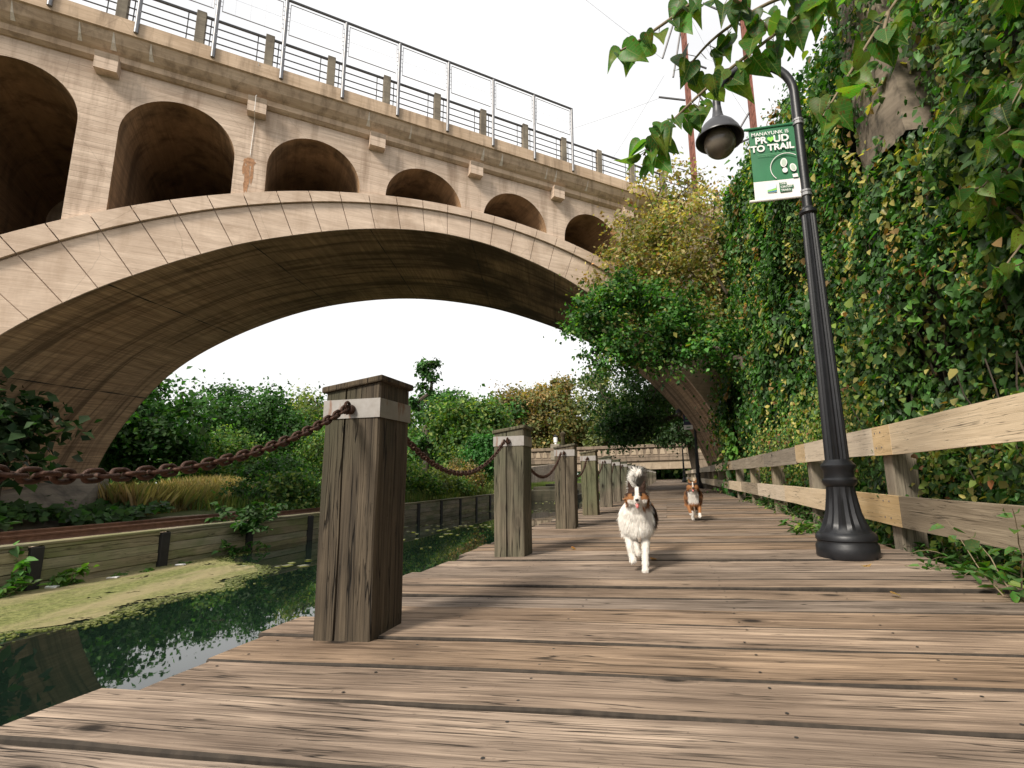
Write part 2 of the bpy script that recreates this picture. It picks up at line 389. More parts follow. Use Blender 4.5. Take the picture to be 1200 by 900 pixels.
def make_tree(name,base,trunk,crown,nclump,nleaf,L,cols,wts=None,clr=.5,r0=.18,mat='leaf',label=None,cat='tree',group=None,flat=.6,bark='bark',shell=.35,low=-1.,extra=(),jit=.9,droop=.4):
    root=empty(name,base); tag(root,label,cat,group)
    b=np.array(base,float); tp=[(0,0,-.3)]+[tuple(np.array(p)-b) for p in trunk]
    cl=[]
    for c,r,w in crown: cl+=crown_clumps(tuple(np.array(c)-b),r,int(nclump*w),shell,low)
    cl+= [tuple(np.array(p)-b) for p in extra]
    nodes,par,rad=skeleton(base,tp,cl,r0)
    tr=MB(); br=MB()
    nt=len(tp)
    tr.tube(nodes[:nt],[max(r,rad[nt-1]) for r in rad[:nt]],8)
    for i in range(nt,len(nodes)):
        a=nodes[par[i]]; br.tube([a,nodes[i]],[min(rad[par[i]],rad[i]*1.5),rad[i]],4 if rad[i]<.05 else 6,cap=False)
    tr.build('trunk',M[bark],root,smooth=True,fix=False); 
    br.build('branch',M[bark],root,fix=False)
    cl=np.array(cl); k=rng.integers(0,len(cl),nleaf)
    sz=(.6+.8*rng.random(len(cl)))*clr
    P=cl[k]+rng.normal(0,1,(nleaf,3))*sz[k][:,None]*np.array([1,1,flat])
    N=nz(nz(P-cl[k])*.5+np.array([0,0,.8]))
    me=leaf_mesh('crown',P,L,N,jit,cols,wts,droop=droop)
    # tone per clump: some clumps younger / yellower
    tone=(1+rng.normal(0,.22,len(cl))).clip(.5,1.6)[k]
    a=me.color_attributes['Col']; buf=np.empty(len(me.vertices)*4,dtype=np.float32); a.data.foreach_get('color',buf); buf=buf.reshape(-1,4); buf[:,:3]*=np.repeat(tone,4)[:,None]; a.data.foreach_set('color',buf.ravel())
    link('crown',me,M[mat],root)
    return root
# ------------------------------------------------------------------ camera
Fpx=600.
cam=bpy.data.cameras.new('camera'); co=bpy.data.objects.new('camera',cam); COL.objects.link(co); SC.camera=co
cam.sensor_width=36; cam.lens=18.0; cam.shift_x=-75/1200; cam.clip_end=2000; cam.clip_start=.05
Mw=((0.985,-0.057,-0.166),(0.173,0.173,0.970),(-0.026,-0.983,0.180))   # columns: right, down, forward
rr=np.array(Mw); r_=nz(rr[:,0]); f_=nz(rr[:,2]-r_*(rr[:,2]@r_)); d_=np.cross(f_,r_)
Mc=Matrix(((r_[0],-d_[0],-f_[0],0),(r_[1],-d_[1],-f_[1],0),(r_[2],-d_[2],-f_[2],.75),(0,0,0,1)))
co.matrix_world=Mc
cam.dof.use_dof=False
# ------------------------------------------------------------------ world and sun
W=bpy.data.worlds.new('World'); SC.world=W; W.use_nodes=True; nt=W.node_tree; nt.nodes.clear()
sun_dir=Vector((-.40,-.78,.74)).normalized()    # towards the sun: behind the camera, to the left
elev=math.asin(sun_dir.z); az=math.atan2(sun_dir.x,sun_dir.y)
sky=nt.nodes.new('ShaderNodeTexSky'); sky.sky_type='NISHITA'; sky.sun_disc=False; sky.sun_elevation=elev; sky.sun_rotation=az; sky.dust_density=3; sky.air_density=1
tc=nt.nodes.new('ShaderNodeTexCoord'); no=nt.nodes.new('ShaderNodeTexNoise'); no.inputs['Scale'].default_value=1.6; no.inputs['Detail'].default_value=5
mp=nt.nodes.new('ShaderNodeMapping'); mp.inputs['Scale'].default_value=(1,1,3.5)
cr=nt.nodes.new('ShaderNodeValToRGB'); cr.color_ramp.elements[0].position=.3; cr.color_ramp.elements[0].color=(7.0,7.0,7.1,1); cr.color_ramp.elements[1].position=.65; cr.color_ramp.elements[1].color=(8.6,8.5,8.35,1)
mx=nt.nodes.new('ShaderNodeMix'); mx.data_type='RGBA'; mx.inputs[0].default_value=.93
bg=nt.nodes.new('ShaderNodeBackground'); bg.inputs['Strength'].default_value=.1
ow=nt.nodes.new('ShaderNodeOutputWorld')
L=nt.links.new
L(tc.outputs['Generated'],mp.inputs[0]); L(mp.outputs[0],no.inputs['Vector']); L(no.outputs['Fac'],cr.inputs['Fac']); L(sky.outputs[0],mx.inputs[6]); L(cr.outputs[0],mx.inputs[7]); L(mx.outputs[2],bg.inputs['Color']); L(bg.outputs[0],ow.inputs[0])
sl=bpy.data.lights.new('sun','SUN'); sl.energy=3.9; sl.angle=R(13); sl.color=(1,.92,.80)
so=bpy.data.objects.new('sun',sl); COL.objects.link(so); so.rotation_euler=sun_dir.to_track_quat('Z','Y').to_euler(); so.location=(-8,-12,20)
SC.view_settings.view_transform='Standard'; SC.view_settings.look='None'; SC.view_settings.exposure=.5; SC.view_settings.gamma=1
SC.cycles.max_bounces=6; SC.cycles.diffuse_bounces=3; SC.cycles.glossy_bounces=3; SC.cycles.transmission_bounces=4; SC.cycles.transparent_max_bounces=4
SC.cycles.use_denoising=True

# ------------------------------------------------------------------ ground, water
def hnoise(x,y,s=1.,seed=0):
    return (np.sin(x*.9*s+seed)+np.sin(y*.7*s+1.3*seed+2)+np.sin((x+y)*.53*s+3.1*seed)+.5*np.sin((x*2.1-y*1.7)*s+seed*.7))/3.5
def ground_z(x,y):
    x=np.asarray(x,float);y=np.asarray(y,float)
    zl=-.22+np.clip((-14.8-x)*.05,0,1.2)+.05*hnoise(x,y,1.2)*np.clip((-14.6-x),0,1)
    bed=np.full_like(x,-2.2)
    zr=-.25+np.clip((x-2.6)*.12,0,3)
    z=np.where(x<-11.02,zl,np.where(x<2.05,bed,zr))
    far=np.clip((y-100)/60,0,1)      # the land closes the view beyond the low bridge
    return z*(1-far)+far*1.0
def grid_mesh(name,xs,ys):
    X,Y=np.meshgrid(xs,ys,indexing='ij'); Z=ground_z(X,Y); V=np.stack([X,Y,Z],-1).reshape(-1,3)
    a=np.arange(len(xs)-1)[:,None]*len(ys)+np.arange(len(ys)-1)[None]; a=a.ravel(); n=len(ys)
    return np_mesh(name,V,np.stack([a,a+n,a+n+1,a+1],1),smooth=False)
xs=np.unique(np.concatenate([np.linspace(-900,-60,12),np.linspace(-60,-30,14),np.linspace(-30,-11.04,50),[-11.0,-9,-5,-2,2.04,2.06],np.linspace(2.3,8,20),np.linspace(9,60,14),np.linspace(80,900,8)]))
ys=np.unique(np.concatenate([np.linspace(-200,-20,8),np.linspace(-20,50,100),np.linspace(52,160,50),np.linspace(180,1500,14)]))
t=NT('earth_and_gravel'); v=t.coord()
gr=t.ramp(t.noise(v,22,4,.7),[(.35,(.16,.12,.085)),(.55,(.3,.235,.17)),(.7,(.46,.38,.29))])
gs=t.ramp(t.noise(v,9,5,.7),[(.35,(.03,.045,.012)),(.65,(.09,.10,.035))])
sx=t.n('SeparateXYZ',Vector=v)
d=t.math('ABSOLUTE',t.math('ADD',t.math('ADD',sx.outputs['X'],13.2),t.math('MULTIPLY',t.math('SUBTRACT',t.noise(v,.8,4),.5),2.2)))
m_=t.ramp(d,[(.0,1.),(1.,1.)]); mk=t.math('LESS_THAN',d,2.6)
t.bsdf(t.mix(mk,gs,gr),.95,t.bump(t.noise(v,30,3),.8,.03),0,.1)
tag(link('ground',grid_mesh('ground',xs,ys),t.m),kind='structure')
# ballast stones scattered round the track
ns=6000; P=np.stack([rng.uniform(-15.2,-11.1,ns),rng.uniform(2,34,ns),np.zeros(ns)],1); P[:,2]=ground_z(P[:,0],P[:,1])
def pebbles(name,P,s,cols):
    n=len(P); oc=np.array([(1,0,0),(0,1,0),(-1,0,0),(0,-1,0),(0,0,1),(0,0,-1)],float)
    V=P[:,None]+oc[None]*(s*(.5+rng.random((n,1,1))))*(.6+.6*rng.random((n,6,1)))
    F=np.array([(0,1,4),(1,2,4),(2,3,4),(3,0,4),(1,0,5),(2,1,5),(3,2,5),(0,3,5)]); F=(np.arange(n)[:,None,None]*6+F[None]).reshape(-1,3)
    return np_mesh(name,V.reshape(-1,3),F,np.repeat(rgbvar(n,cols,None,.2),6,0))
t=NT('stones'); t.bsdf(t.attr(),.9); M['stones']=t.m
tag(link('ballast_gravel',pebbles('ballast_gravel',P,.035,[(.3,.23,.17),(.42,.35,.27),(.2,.15,.11)]),M['stones']),kind='stuff')
# water
t=NT('canal_water'); v=t.coord((1,1,1)); 
wv=t.math('ADD',t.noise(v,1.3,3,.5),t.math('MULTIPLY',t.noise(v,5.,2),.15))
t.bsdf((.006,.013,.009),.015,t.bump(wv,.014,.05),0,None,IOR=1.5)
tag(link('canal_water',np_mesh('canal_water',[(-11.0,-30,-.92),(2.04,-30,-.92),(2.04,100,-.92),(-11.0,100,-.92)],[(0,1,2,3)]),t.m),kind='structure')
# duckweed mat, uneven outline
edge=[(-20,-6.9),(-8,-7.1),(0,-7.35),(3,-7.6),(5.3,-8.05),(5.8,-7.5),(6.5,-7.8),(7.2,-7.75),(8.0,-7.6),(8.6,-8.05),(9.3,-8.0),(10.0,-8.75),(10.4,-9.6),(10.75,-10.3),(11.3,-10.99)]
yy=np.arange(-20,11.3,.04); ex=np.interp(yy,[e[0] for e in edge],[e[1] for e in edge])
ex=ex+.06*np.sin(yy*3.3)+.03*np.sin(yy*8+1)+rng.normal(0,.022,len(yy))
ex=np.maximum(ex,-10.98)
V=[];F=[];nx=70
for i,(y,x) in enumerate(zip(yy,ex)):
    for k in range(nx): V.append((-10.99+(x+10.99)*k/(nx-1),y,-.912+.004*math.sin(y*7+k)))
for i in range(len(yy)-1):
    for k in range(nx-1):
        a=i*nx+k; x_,y_=V[a][0],V[a][1]; de=(ex[i]-x_)
        hh_=float(hnoise(np.array(x_),np.array(y_),6.,3))+.6*float(hnoise(np.array(x_),np.array(y_),17.,1))+random.gauss(0,.15)
        if hh_+de*2.2<-.15 or (hh_<-.95 and de<2.2): continue
        F.append((a,a+1,a+nx+1,a+nx))
t=NT('duckweed'); v=t.coord(); 
c=t.ramp(t.noise(v,14,6,.8),[(.32,(.035,.05,.015)),(.46,(.13,.145,.045)),(.6,(.24,.245,.09)),(.75,(.38,.36,.19))])
c=t.mix(t.ramp(t.noise(t.coord((1,.35,1)),1.1,5,.65),[(.42,0.),(.62,.8)]),c,(.30,.25,.14))
c=t.mix(t.ramp(t.noise(v,3.5,6,.75),[(.60,0.),(.66,.85)]),c,(.06,.075,.025))
t.bsdf(c,.8,t.bump(t.noise(v,50,3),.7,.02),0,.2)
tag(link('duckweed',np_mesh('duckweed',V,F),t.m),'yellow green mat of duckweed floating along the timber canal wall','duckweed',kind='stuff')
n=5200; yy2=rng.uniform(-2,12.5,n); xe=np.interp(yy2,yy,ex); P=np.stack([xe+np.abs(rng.normal(0,.22,n)),yy2,np.full(n,-.914)],1); P=P[P[:,0]>-10.95]
tag(link('loose_duckweed',leaf_mesh('loose_duckweed',P,.035,(0,0,1),.03,[(.2,.22,.07),(.28,.28,.12)],width=.5,droop=0,fold=0),M['leaf']),kind='stuff')
# loose duckweed bits and floating leaves beyond
P=np.stack([rng.uniform(-10.5,-2.8,1400),rng.uniform(9.5,60,1400),np.full(1400,-.908)],1)
P=P[hnoise(P[:,0],P[:,1],1.1,3)>.25]
tag(link('floating_leaves',leaf_mesh('floating_leaves',P,.16,(0,0,1),.02,[(.3,.3,.12),(.35,.33,.25)],width=.45,droop=0,fold=.0),M['leaf']),kind='stuff')

# ------------------------------------------------------------------ boardwalk
dk=MB(); y=-3.2; k=0; nails=[]
bounds=[.10,.42,.74,1.05,1.40,1.78,2.13,2.48,2.83]
ys_=[-3.2]
while ys_[-1]<.1-.31: ys_.append(ys_[-1]+.33)
ys_=ys_[:-1]+[b for b in bounds]
while ys_[-1]<100: ys_.append(ys_[-1]+random.choice((.30,.31,.33,.28,.15 if random.random()<.3 else .3)))
for i in range(len(ys_)-1):
    a,b=ys_[i],ys_[i+1]; gap=random.choice((.006,.010,.013,.018,.024))*random.uniform(.8,1.2)*(.7 if a<1.5 else 1)
    if abs(a-1.78)<.01: gap=.036
    hz=random.uniform(-.010,.007); x0=-2.12+random.uniform(-.09,.07); x1=2.1+random.uniform(-.05,.03)
    if 1.7<a<2.0: x0=-2.02
    if a<1.7: x0-= (1.9-a)*.12
    tint=(random.random(),random.random(),random.random())
    tilt=random.uniform(-.004,.004); jy=random.uniform(-.006,.006)
    cuts=[x0,x1] if a<9 or random.random()<.5 else [x0,-.05,x1]
    for q in range(len(cuts)-1):
        xa,xb=cuts[q],cuts[q+1]-(.006 if q<len(cuts)-2 else 0)
        nseg=max(1,int((xb-xa)/.12)) if a<7 else 1
        # plank as a subdivided slab with a slightly wavy edge
        col=tint if q==0 else (random.random(),)*3
        vs=[];fs=[]
        pa=random.uniform(0,6);pb=random.uniform(0,6)
        for s in range(nseg+1):
            x=xa+(xb-xa)*s/nseg
            wa=.004*math.sin(x*2.3+pa)+.002*math.sin(x*9+pb); wb=.004*math.sin(x*1.9+pb)+.002*math.sin(x*11+pa)
            if nseg==1: wa=wb=0
            zt=hz+tilt*(x)+.002*math.sin(x*3+pa)
            ya=a+gap/2+wa; yb=b-gap/2+wb; e=.008
            vs+=[(x,ya,-.075+hz),(x,ya,zt-e),(x,ya+e,zt),(x,(ya+yb)/2,zt+.0015),(x,yb-e,zt),(x,yb,zt-e),(x,yb,-.075+hz)]
        for s in range(nseg):
            o=s*7; p=o+7
            for r in range(6): fs.append((o+r,p+r,p+r+1,o+r+1))
            fs.append((o+6,p+6,p,o))
        mis=[0 if (r_ in (2,3)) else 3 for s in range(nseg) for r_ in range(7)]
        fs.append((0,1,2,3,4,5,6)); o=nseg*7; fs.append((o+6,o+5,o+4,o+3,o+2,o+1,o))
        dk.add(vs,fs,0,col); mis+=[0]*(len(fs)-len(mis)); dk.mi[-len(fs):]=mis
    if a<16:
        for nx_ in (-1.9,-1.2,-.55,.32,1.0,1.75):
            for fy in (.22,.78):
                nails.append((nx_+random.gauss(0,.012),a+(b-a)*fy,hz+.0025))
for (nx_,ny_,nz_) in nails:
    vs=[(nx_+.0065*math.cos(q*math.pi/4),ny_+.0065*math.sin(q*math.pi/4),nz_) for q in range(8)]
    dk.add(vs,[tuple(range(8))],1)
dk.box((-2.0,-3,-.36),(-1.75,99,-.08),2); dk.box((.9,-3,-.36),(1.1,99,-.08),2); dk.box((-.4,-3,-.36),(-.2,99,-.08),2); dk.box((1.86,-3,-.36),(2.0,99,-.08),2)
for yb in np.arange(0,99,2.7): dk.box((-1.98,yb-.15,-2.1),(-1.70,yb+.15,-.36),2)
tag(dk.build('boardwalk',[M['deck'],M['pile'],M['post'],M['deckedge']],fix=True),kind='structure')

# fallen leaves on the planks
for (x,y_,c,l,lab) in ((1.45,2.13,(.35,.09,.03),.05,'reddish brown dry leaf lying on the planks near the right edge'),(1.30,1.72,(.6,.42,.12),.04,'small yellow leaf lying in the wide gap at the lower right'),
    (-.19,4.9,(.5,.22,.08),.05,'small orange leaf beside the running dog on the boardwalk'),(-1.05,5.6,(.5,.2,.08),.05,'orange leaf lying by the second chain post'),(1.48,4.55,(.5,.3,.12),.06,'tan leaf in front of the lamp post base'),(1.3,3.55,(.42,.25,.1),.05,'brown curled leaf on the shaded planks before the lamp post')):
    me=bigleaf_mesh('fallen_leaf',[(0,0,.008)],[l],np.array([[.15,-.1,1]]),np.array([[1,.3,0]]),[c],var=.01)
    tag(link('fallen_leaf',me,M['bigleaf'],None,(x,y_,.004)),lab,'leaf','fallen leaves on the boardwalk')

# ------------------------------------------------------------------ chain posts
def post_parts(root,W_=.31,mat='post',ring=True,top=1.30,gf=.38):
    h=W_/2; r=random.Random(5)
    b=MB(); tint=(random.random(),random.random(),random.random())
    # body: chamfered timber; top slopes down to the water side
    zt=[top-.075,top-.03]
    def zz(x): return zt[0]+(zt[1]-zt[0])*(x+h)/(2*h)
    e=.008; ring_=[(-h+e,-h),(h-e,-h),(h,-h+e),(h,h-e),(h-e,h),(-h+e,h),(-h,h-e),(-h,-h+e)]
    # split crack on the front and right faces (a real groove)
    gx=-h+gf*W_
    ring_=[(-h+e,-h),(gx-.006,-h),(gx,-h+.02),(gx+.005,-h),(h-e,-h),(h,-h+e),(h,.03*W_),(h-.012,.05*W_),(h,.07*W_),(h,h-e),(h-e,h),(-h+e,h),(-h,h-e),(-h,-h+e)]
    zs=[0.,.25,.5,.75,1.0]; n=len(ring_); vs=[];fs=[]
    for k,f in enumerate(zs):
        for (x,y) in ring_:
            j=.0025*math.sin(7*x/h+k*2.1)
            vs.append((x+j*(k%4!=0),y+j*(k%4!=0),-.3+(zz(x)+.3)*f if k else -.3))
    for k in range(len(zs)-1):
        for i in range(n): fs.append((k*n+i,k*n+(i+1)%n,(k+1)*n+(i+1)%n,(k+1)*n+i))
    fs.append(tuple((len(zs)-1)*n+i for i in range(n)))
    b.add(vs,fs,0,tint); b.build('post_body',M[mat],root)
    c=MB(); o=.018
    vs=[]
    for dz in (.0,.034):
        for (x,y) in ((-h-o,-h-o),(h+o,-h-o),(h+o,h+o),(-h-o,h+o)): vs.append((x,y,zz(x)+.001+dz))
    c.add(vs,[(3,2,1,0),(4,5,6,7),(0,1,5,4),(1,2,6,5),(2,3,7,6),(3,0,4,7)],0,(random.random(),)*3)
    cp=c.build('post_cap',M[mat] ,root)
    bm_=cp.modifiers.new('b','BEVEL'); bm_.width=.008; bm_.segments=2
    s=MB(); g=.007; z0,z1=1.085,1.185
    for (x0,y0,x1,y1) in ((-h-g,-h-g,h+g,-h),(-h-g,h,h+g,h+g),(-h-g,-h,-h,h),(h,-h,h+g,h)): s.box((x0,y0,z0),(x1,y1,z1))
    band=s.build('metal_band',M['steel'],root)
    # galvanised band fasteners
        # eye ring front and back
    for sy in (-1,1):
        q=MB(); q.tube([(0,sy*(h+g+.03),1.13),(0,sy*(h+g+.004),1.13)],[.024,.026],12)
        cy=sy*(h+g+.035); pts=[(0,cy+sy*.022*math.cos(a)*1.0,1.135+.03*math.sin(a)) for a in np.linspace(0,2*math.pi,13)[:-1]]
        q.tube(pts,.0075,6,closed=True)
        q.build('ring_bolt',M['rust'],band,smooth=True,ang=50)
post_ys=[-.25,2.575,5.205,8.055,10.66]
while post_ys[-1]<66: post_ys.append(post_ys[-1]+2.7)
ordn=['second','third','fourth','fifth','sixth','seventh','eighth','ninth','tenth']
proto=None; PX_=-1.605
def copy_tree(o,parent=None):
    c=o.copy(); COL.objects.link(c)
    if parent: c.parent=parent
    for ch in list(o.children): copy_tree(ch,c)
    return c
for i,yp in enumerate(post_ys):
    if i<=1: 
        root=empty('chain_post',(PX_,yp,0)); post_parts(root)
        lab='dark brown timber post close to the camera with a long vertical crack' if i==1 else 'timber chain post behind the camera at the near end of the row'
    else:
        if i<=5: root=empty('chain_post',(PX_+.03,yp,0)); post_parts(root,mat='post_pale',top=(1.29,1.275,1.30,1.28)[i-2],gf=(.42,.55,.35,.6)[i-2]); proto=root; root.rotation_euler=(0,(.0,.006,-.008,.01)[i-2],(.0,.03,-.02,.04)[i-2])
        else: root=copy_tree(proto); root.location=(PX_+.03+random.gauss(0,.012),yp,random.gauss(0,.01)); root.rotation_euler=(0,random.gauss(0,.008),random.gauss(0,.02))
        if i<=9: lab='%s timber chain post from the camera, grey green with a steel band'%ordn[i-2]
        else: lab='small far timber chain post in the row towards the low bridge'
    if i==0: continue_=1
    tag(root,lab,'post','timber posts along the water edge' )
# ------------------------------------------------------------------ chains
def link_mesh(L=.066,Wd=.046,r=.0072,ns=14,nr=6):
    b=MB(); a=(L-Wd)/2; rr_=Wd/2-r; pts=[]
    for k in range(ns//2+1): th=-math.pi/2+math.pi*k/(ns//2); pts.append((a+rr_*math.cos(th),rr_*math.sin(th),0))
    for k in range(ns//2+1): th=math.pi/2+math.pi*k/(ns//2); pts.append((-a+rr_*math.cos(th),rr_*math.sin(th),0))
    b.tube(pts,r,nr,closed=True); return b
lk=link_mesh().mesh('chain_link',True); lk.materials.append(M['rust'])
lk_lo=link_mesh(ns=8,nr=4)
for i in range(len(post_ys)-1):
    ya=post_ys[i]+.155+.045; yb=post_ys[i+1]-.155-.045; z0=1.135; sag=.335+random.uniform(-.03,.03)
    if i==0: sag=.345
    n=200; ts=np.linspace(0,1,n); Y=ya+(yb-ya)*ts; Z=z0-sag*4*ts*(1-ts); X=np.full(n,PX_)
    P=np.stack([X,Y,Z],1); s=np.concatenate([[0],np.cumsum(np.linalg.norm(np.diff(P,axis=0),axis=1))])
    pitch=.0375; m=int(s[-1]/pitch); q=(np.arange(m)+.5)*s[-1]/m
    Q=np.stack([np.interp(q,s,P[:,j]) for j in range(3)],1); D=nz(np.gradient(Q,axis=0))
    first='rusty chain hanging between the near dark post and the second post' if i==1 else 'large rusty chain running left across the frame from the nearest post' if i==0 else 'rusty chain sagging between the %s and %s timber posts'%(ordn[i-2],ordn[i-1]) if 2<=i<=8 else 'small far rusty chain between two far timber posts'
    if i<=2:
        root=empty('chain',(PX_,(ya+yb)/2,z0-sag)); tag(root,first,'chain','rusty chains between the posts')
    big=MB(); o3=np.array([PX_,(ya+yb)/2,z0-sag])
    for j in range(m):
        d=Vector(D[j]); side=Vector((1,0,0)); up=d.cross(side).normalized(); 
        ang=(math.pi/2 if j%2 else 0)+random.gauss(0,.18); a1=side*math.cos(ang)+up*math.sin(ang); b1=d.cross(a1)
        R3=Matrix((d,a1,b1)).transposed().to_4x4()
        pos=Vector(Q[j]-o3)
        if i<=2:
            ob=bpy.data.objects.new('chain_link',lk); COL.objects.link(ob); ob.parent=root; ob.matrix_local=Matrix.Translation(pos)@R3
        elif i<9:
            T=Matrix.Translation(pos)@R3; big.add([tuple(T@Vector(v)) for v in lk_lo.v],lk_lo.f)
    if i>2:
        if i>=9: big.tube([tuple(np.array(p)-o3) for p in P[::12]]+[tuple(P[-1]-o3)],.016,5)
        ob=big.build('chain',M['rust'],None,tuple(o3),smooth=True,fix=False); tag(ob,first,'chain','rusty chains between the posts')
# ------------------------------------------------------------------ arch bridge (local x along the bridge, local y across it)
BR=R(40.0); S0,D0=5.0,19.5
vb=Vector((math.cos(BR),math.sin(BR),0)); nb=Vector((-math.sin(BR),math.cos(BR),0))
bo=vb*S0+nb*D0
bridge=empty('arch_bridge',(bo.x,bo.y,-.2),BR)
tag(bridge,'tall tan concrete arch bridge crossing the canal and boardwalk, with round spandrel openings','bridge')
def L3(s,D,z): return (s-S0,D-D0,z+.2)
DN,DF=16.,23.
def crom(P,n):
    P=np.array(P,float); P=np.vstack([2*P[0]-P[1],P,2*P[-1]-P[-2]]); out=[]
    for i in range(1,len(P)-2):
        for t in np.linspace(0,1,24,endpoint=False):
            p0,p1,p2,p3=P[i-1:i+3]; out.append(.5*((2*p1)+(-p0+p2)*t+(2*p0-5*p1+4*p2-p3)*t*t+(-p0+3*p1-3*p2+p3)*t**3))
    out.append(P[-2]); out=np.array(out); s=np.concatenate([[0],np.cumsum(np.linalg.norm(np.diff(out,axis=0),axis=1))])
    q=np.linspace(0,s[-1],n); return np.stack([np.interp(q,s,out[:,0]),np.interp(q,s,out[:,1])],1)
near=[(-7.7,-1.2),(-7.35,1.0),(-6.7,2.6),(-5.5,4.25),(-4.24,5.42),(-3.03,6.28),(-2.2,6.8),(-.9,7.5),(1.25,8.33),(3.2,8.8),(4.9,8.93),(6.74,8.75),(9.3,8.05),(12.2,6.6),(14.6,4.9),(16.3,3.1),(17.6,1.0),(18.3,-1.2)]
far=[(-5.7,-1.2),(-5.15,1.5),(-4.5,3.2),(-3.4,4.95),(-1.75,6.4),(.4,7.68),(2.6,8.5),(4.9,9.0),(7.3,9.15),(9.8,9.0),(13.3,8.3),(16.2,7.25),(18.6,5.9),(20.9,3.8),(22.6,1.04),(23.4,-1.2)]
NI=110; IN=crom(near,NI); IF=crom(far,NI)
ECX,ECZ,ER=5.38,-9.75,19.7
def ext(s,D=DN):
    cx=ECX+3.0*(D-DN)/(DF-DN); v=ER*ER-(s-cx)**2
    return ECZ+math.sqrt(max(v,0)) if v>0 else -3
# extrados point paired with every intrados point: along the intrados normal
def pair(I,D):
    cx=ECX+3.0*(D-DN)/(DF-DN); out=[]
    g=np.gradient(I,axis=0)
    for p,d in zip(I,g):
        nrm=np.array([-d[1],d[0]]); nrm=nrm/np.linalg.norm(nrm)
        if nrm[1]<0 and False: nrm=-nrm
        o=p-np.array([cx,ECZ]); b=o@nrm; c=o@o-ER*ER; disc=b*b-c; t=-b+math.sqrt(max(disc,0)); t=min(t,3.2)
        out.append(p+nrm*t)
    return np.array(out)
EN=pair(IN,DN); EF=pair(IF,DF)
rg=MB(); 
# core face + extrados + far face
vs=[]; 
for i in range(NI): vs+= [L3(IN[i,0],DN,IN[i,1]),L3(EN[i,0],DN,EN[i,1]),L3(EF[i,0],DF,EF[i,1]),L3(IF[i,0],DF,IF[i,1])]
fs=[]
for i in range(NI-1):
    a=i*4;b=a+4
    fs+=[(a,a+1,b+1,b),(a+1,a+2,b+2,b+1),(a+2,a+3,b+3,b+2)]
rg.add(vs,fs)
rg.build('arch_ring',M['conc_ring'],bridge,fix=False)
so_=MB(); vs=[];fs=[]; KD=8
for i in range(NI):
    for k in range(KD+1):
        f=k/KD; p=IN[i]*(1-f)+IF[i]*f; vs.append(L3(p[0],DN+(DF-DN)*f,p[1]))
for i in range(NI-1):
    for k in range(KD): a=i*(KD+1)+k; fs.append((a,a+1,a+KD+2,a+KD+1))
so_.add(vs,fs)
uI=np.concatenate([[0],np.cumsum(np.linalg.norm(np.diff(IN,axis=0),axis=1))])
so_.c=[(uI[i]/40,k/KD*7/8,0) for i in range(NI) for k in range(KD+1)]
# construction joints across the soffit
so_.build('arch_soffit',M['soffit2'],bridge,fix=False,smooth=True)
for q in np.arange(1.6,uI[-1],3.3):
    b=MB(); fr=np.interp(q,uI,np.arange(NI)); i0=int(fr); 
    vs=[]
    for k in range(15):
        f=k/14; w=.012+.008*math.sin(k*2.1+q); a=fr+.02*math.sin(k*.9+q)
        for dd in (-w,w):
            fi=a+dd/(uI[-1]/(NI-1)); p=np.array([np.interp(fi,np.arange(NI),IN[:,0]),np.interp(fi,np.arange(NI),IN[:,1])])*(1-f)+np.array([np.interp(fi,np.arange(NI),IF[:,0]),np.interp(fi,np.arange(NI),IF[:,1])])*f
            g=IN[min(i0+1,NI-1)]-IN[max(i0-1,0)]; g=g/np.linalg.norm(g); vs.append(L3(p[0]+g[1]*.006,DN+(DF-DN)*f,p[1]-g[0]*.006))
    b.add(vs,[(2*k,2*k+1,2*k+3,2*k+2) for k in range(14)]); b.build('soffit_joint',M['pile'],bridge,fix=False)
# voussoir facing blocks: proud of the ring, with open joints
vz=MB(); ml=MB()
sE=np.concatenate([[0],np.cumsum(np.linalg.norm(np.diff(EN,axis=0),axis=1))]); nbk=int(sE[-1]/.84)
def at_(arr,q): return np.array([np.interp(q,sE,arr[:,0]),np.interp(q,sE,arr[:,1])])
for k in range(nbk):
    q0=k*.84+.012; q1=(k+1)*.84-.012; y0,y1=DN-.06,DN+.0
    tin=.88+.2*random.random()
    for (fa,fb,yf,sh) in ((.0,.735,DN-.05,0),(.755,1.0,DN-.13,1)):
        qs=np.linspace(q0,q1,4); lo=[];hi=[]
        for q in qs:
            i_=at_(IN,q); e_=at_(EN,q); lo.append(i_+(e_-i_)*fa); hi.append(i_+(e_-i_)*fb)
        if sh: hi=[h+(at_(EN,q)-at_(IN,q))*.02 for h,q in zip(hi,qs)]
        n=len(qs); vs=[L3(p[0],yf,p[1]) for p in lo]+[L3(p[0],yf,p[1]) for p in hi]+[L3(p[0],DN+.01,p[1]) for p in lo]+[L3(p[0],DN+.01 if not sh else DN+.35,p[1]) for p in hi]
        fs=[(j,j+1,n+j+1,n+j) for j in range(n-1)]+[(n+j,n+j+1,3*n+j+1,3*n+j) for j in range(n-1)]+[(2*n+j,2*n+j+1,j+1,j) for j in range(n-1)]+[(0,n,3*n,2*n),(n-1,2*n-1,4*n-1,3*n-1)]
        (ml if sh else vz).add(vs,fs)
vz.build('voussoir_facing',M['conc_ring'],bridge); ml.build('arch_moulding',M['conc_ring'],bridge)
